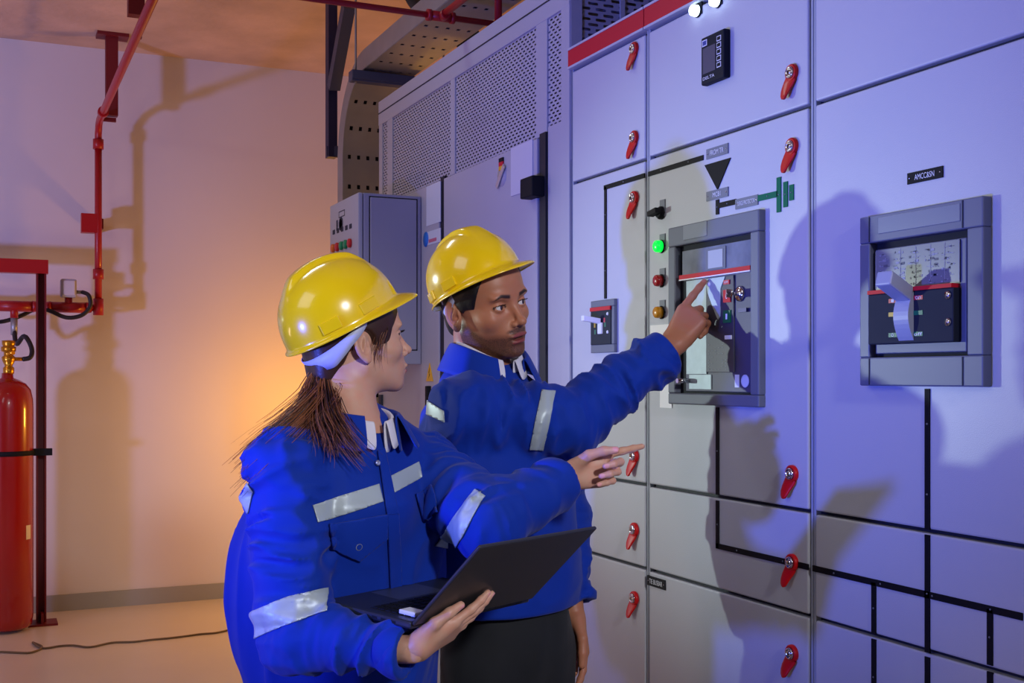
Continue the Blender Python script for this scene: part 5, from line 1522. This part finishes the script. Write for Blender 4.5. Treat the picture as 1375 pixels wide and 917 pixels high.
# jacket
CRm = MRwr+(ELm-MRwr)*.07; CLm = MLwr+(ELLm-MLwr)*.10
HEMm = CH+(HY-817)/FP*2.5
def fJM(P):
    d = ell(P, p3(676, 720, 2.53), (.185,.142,.50), TFm)
    d = smax(d, (P[:,2]-p3(0, 590, 2.52)[2]), .08)
    d = smin(d, ell(P, p3(668, 620, 2.52), (.180,.132,.20), TFm), .05)
    d = smin(d, cone(P, SHRm*.82+neckM*.18-A(0,0,.02), SHLm*.82+neckM*.18-A(0,0,.02), .068, .068), .05)
    d = smin(d, cone(P, neckM-A(0,0,.10), neckM+A(0,0,-.050), .12, .080), .04)
    Mt = np.stack([MR*8, MF*8, ZU*5+MR*2], 1).astype(F32)
    d = d - .0130*fold(P, Mt, 61)
    a = cone(P, SHRm, ELm, .079, .066) - armfold(P, SHRm, ELm, .0145, 71)
    b = cone(P, ELm, CRm, .064, .050) - armfold(P, ELm, CRm, .0145, 77)
    d1 = smin(a, b, .03)
    a2 = cone(P, SHLm, ELLm, .072, .060) - armfold(P, SHLm, ELLm, .0115, 81)
    b2 = cone(P, ELLm, CLm, .058, .050) - armfold(P, ELLm, CLm, .0115, 87)
    d2 = smin(a2, b2, .03)
    aR = unit(CRm-ELm).astype(F32); aL = unit(CLm-ELLm).astype(F32)
    d1 = smax(d1, (P-CRm.astype(F32))@aR, .004); d2 = smax(d2, (P-CLm.astype(F32))@aL, .004)
    d1 = smax(d1, -cone(P, CRm-aR*.03, CRm+aR*.05, .037, .040), .003); d2 = smax(d2, -cone(P, CLm-aL*.03, CLm+aL*.05, .035, .038), .003)
    d = smax(d, -(P[:,2]-HEMm), .006)
    return smin(smin(d, d1, .014), d2, .012)
V, Q = sculpt(fJM, np.array([-.34,2.10,.80]), np.array([.42,2.90,1.52]), .0047)
V = relax(V, Q, 1, .35)
gM = to_mesh('gM', [(V, Q, 0)])
jk = blink('jacket', [(V, Q, 0)], [M_blue], mt)
cuff(CRm, CRm-ELm, .0515, 'cuff', jk); cuff(CLm, CLm-ELLm, .0500, 'cuff', jk)
collar(neckM+np.array([.010,-.006,.006]), MF, MR, .07, [(.084,.096,-.045,-.065),(.074,.086,.042,.000),(.078,.092,.050,.008),(.094,.108,.018,-.020),(.108,.130,-.014,-.062)], 'collar', [M_blue], jk, open_=.42)
collar(neckM+np.array([.010,-.006,.014]), MF, MR, .06, [(.066,.074,-.03,-.06),(.062,.070,.038,-.006),(.067,.077,.044,.002),(.072,.096,.022,-.048)], 'shirt_collar', [M_shirtp], jk, open_=.22, label='pale shirt collar')
patch(gM, [(728,524),(746,526),(730,604),(711,603)], 2.7, 'reflective_band', [M_tape], jk)
patch(gM, [(575,538),(597,552),(598,567),(574,556)], 2.7, 'reflective_band', [M_tape], jk)
# trousers and boots
def fTM(P):
    h0 = np.array([HIPm[0], HIPm[1], HIPm[2]])
    d = ell(P, h0, (.150,.115,.155), TFm)
    for sg in (1,-1):
        h = h0+MR*.080*sg-ZU*.06; kn = np.array([h[0],h[1],.48])+MF*.02; an = np.array([h[0],h[1],.11])+MR*.02*sg
        d = smin(d, cone(P, h, kn, .085, .066), .03); d = smin(d, cone(P, kn, an, .064, .056), .02)
    d = d - .003*fold(P, np.diag([14,14,6]).astype(F32), 91)
    return smax(d, -(P[:,2]-.07), .005)
V, Q = sculpt(fTM, np.array([-.30,2.15,.0]), np.array([.30,2.9,1.10]), .010, 3)
tr = blink('trousers', [(V, Q, 0)], [M_trous], mt)
gT = to_mesh('gT', [(V, Q, 0)])
boots(HIPm, MR, MF, mt)
hatR = hm_R@roty(-math.radians(25))@rotx(math.radians(3))
hard_hat('hard_hat', 'yellow hard hat on the man facing the cabinets', hatR, hm_o + hm_R@np.array([-.010,0,.053])*hm_s, .94)
# ================================================================== CAMERA AND LIGHT
cam = bpy.data.cameras.new('camera'); co = bpy.data.objects.new('camera', cam); COL.objects.link(co)
cam.sensor_fit = 'HORIZONTAL'; cam.sensor_width = 36; cam.lens = FP/1375*36
cam.shift_y = (HY-458.5)/1375
co.location = (0, 0, CH); co.rotation_euler = (math.radians(90), 0, -TH)
cam.clip_start = .05
SC.camera = co
def light(name, kind, loc, power, col, size=.2, target=None, spot=None, size_y=None, blend=.5):
    l = bpy.data.lights.new(name, kind); l.energy = power; l.color = [lin(c) for c in col]
    o = bpy.data.objects.new(name, l); COL.objects.link(o); o.location = loc
    if kind == 'AREA':
        l.size = size
        if size_y: l.shape = 'RECTANGLE'; l.size_y = size_y
    else: l.shadow_soft_size = size
    if kind == 'SPOT': l.spot_size = math.radians(spot or 60); l.spot_blend = blend
    if target is not None:
        o.rotation_euler = (Vector(target)-Vector(loc)).to_track_quat('-Z', 'Y').to_euler()
    return o
# violet stage light low on the left of the camera
light('violet_lamp', 'SPOT', (-1.25, 1.65, 1.03), 320, (76,98,255), .05, target=(1.5, 2.25, 2.40), spot=80, blend=1)
# cool white lamp at the far left
hd = W(640, 405, 2.5); sh = PX(1112, 388); dr_ = (hd-sh).normalized()
light('cool_white_lamp', 'SPOT', tuple(hd+dr_*5.2), 560, (222,242,236), .06, target=tuple(PX(930,450)), spot=18.5, blend=.9)
light('added_area_fill', 'AREA', (-1.9, 1.3, 3.0), 19, (236,238,255), 1.5, target=(1.5,1.5,1.1))  # broad neutral fill added to lift the panels, no real fixture
# warm lamp low behind the woman, against the wall
light('warm_lamp', 'POINT', tuple(W(455, 560, 7.0)), 42, (255,176,56), .08)
# second violet lamp washing the back wall from the left, and warm bounce on floor and ceiling
light('violet_wall_lamp', 'SPOT', (-3.9, 3.4, .9), 780, (146,156,255), .18, target=(-1.6, 7.6, 2.6), spot=80, blend=1)
light('fill_lamp', 'SPOT', (.85, -1.3, 2.55), 280, (246,244,255), .12, target=tuple(W(560,600,2.3)), spot=32, blend=.8)
light('added_area_fill', 'AREA', (.1, 3.9, CEIL-.06), 10, (222,236,240), .9, target=(.4,2.6,1.3), size_y=.25)  # cool fill added for the faces, not a fixture of the room
light('added_area_fill', 'AREA', (-2.6, 4.9, CEIL-.3), 16, (250,214,206), 1.4, target=(-2.0,7.0,.2), size_y=.4)  # unseen fill added to brighten the back wall
light('warm_bounce_fill', 'AREA', (-3.0, 4.0, .4), 24, (255,208,178), .8, target=(-1.5,6.0,CEIL))  # unseen warm fill added to imitate bounce
w = bpy.data.worlds.new('room_dim'); SC.world = w; w.use_nodes = True
w.node_tree.nodes['Background'].inputs[0].default_value = (.35,.33,.5,1); w.node_tree.nodes['Background'].inputs[1].default_value = .05
SC.view_settings.view_transform = 'Standard'; SC.view_settings.look = 'None'; SC.view_settings.gamma = 1; SC.view_settings.exposure = 0
SC.view_settings.use_curve_mapping = False
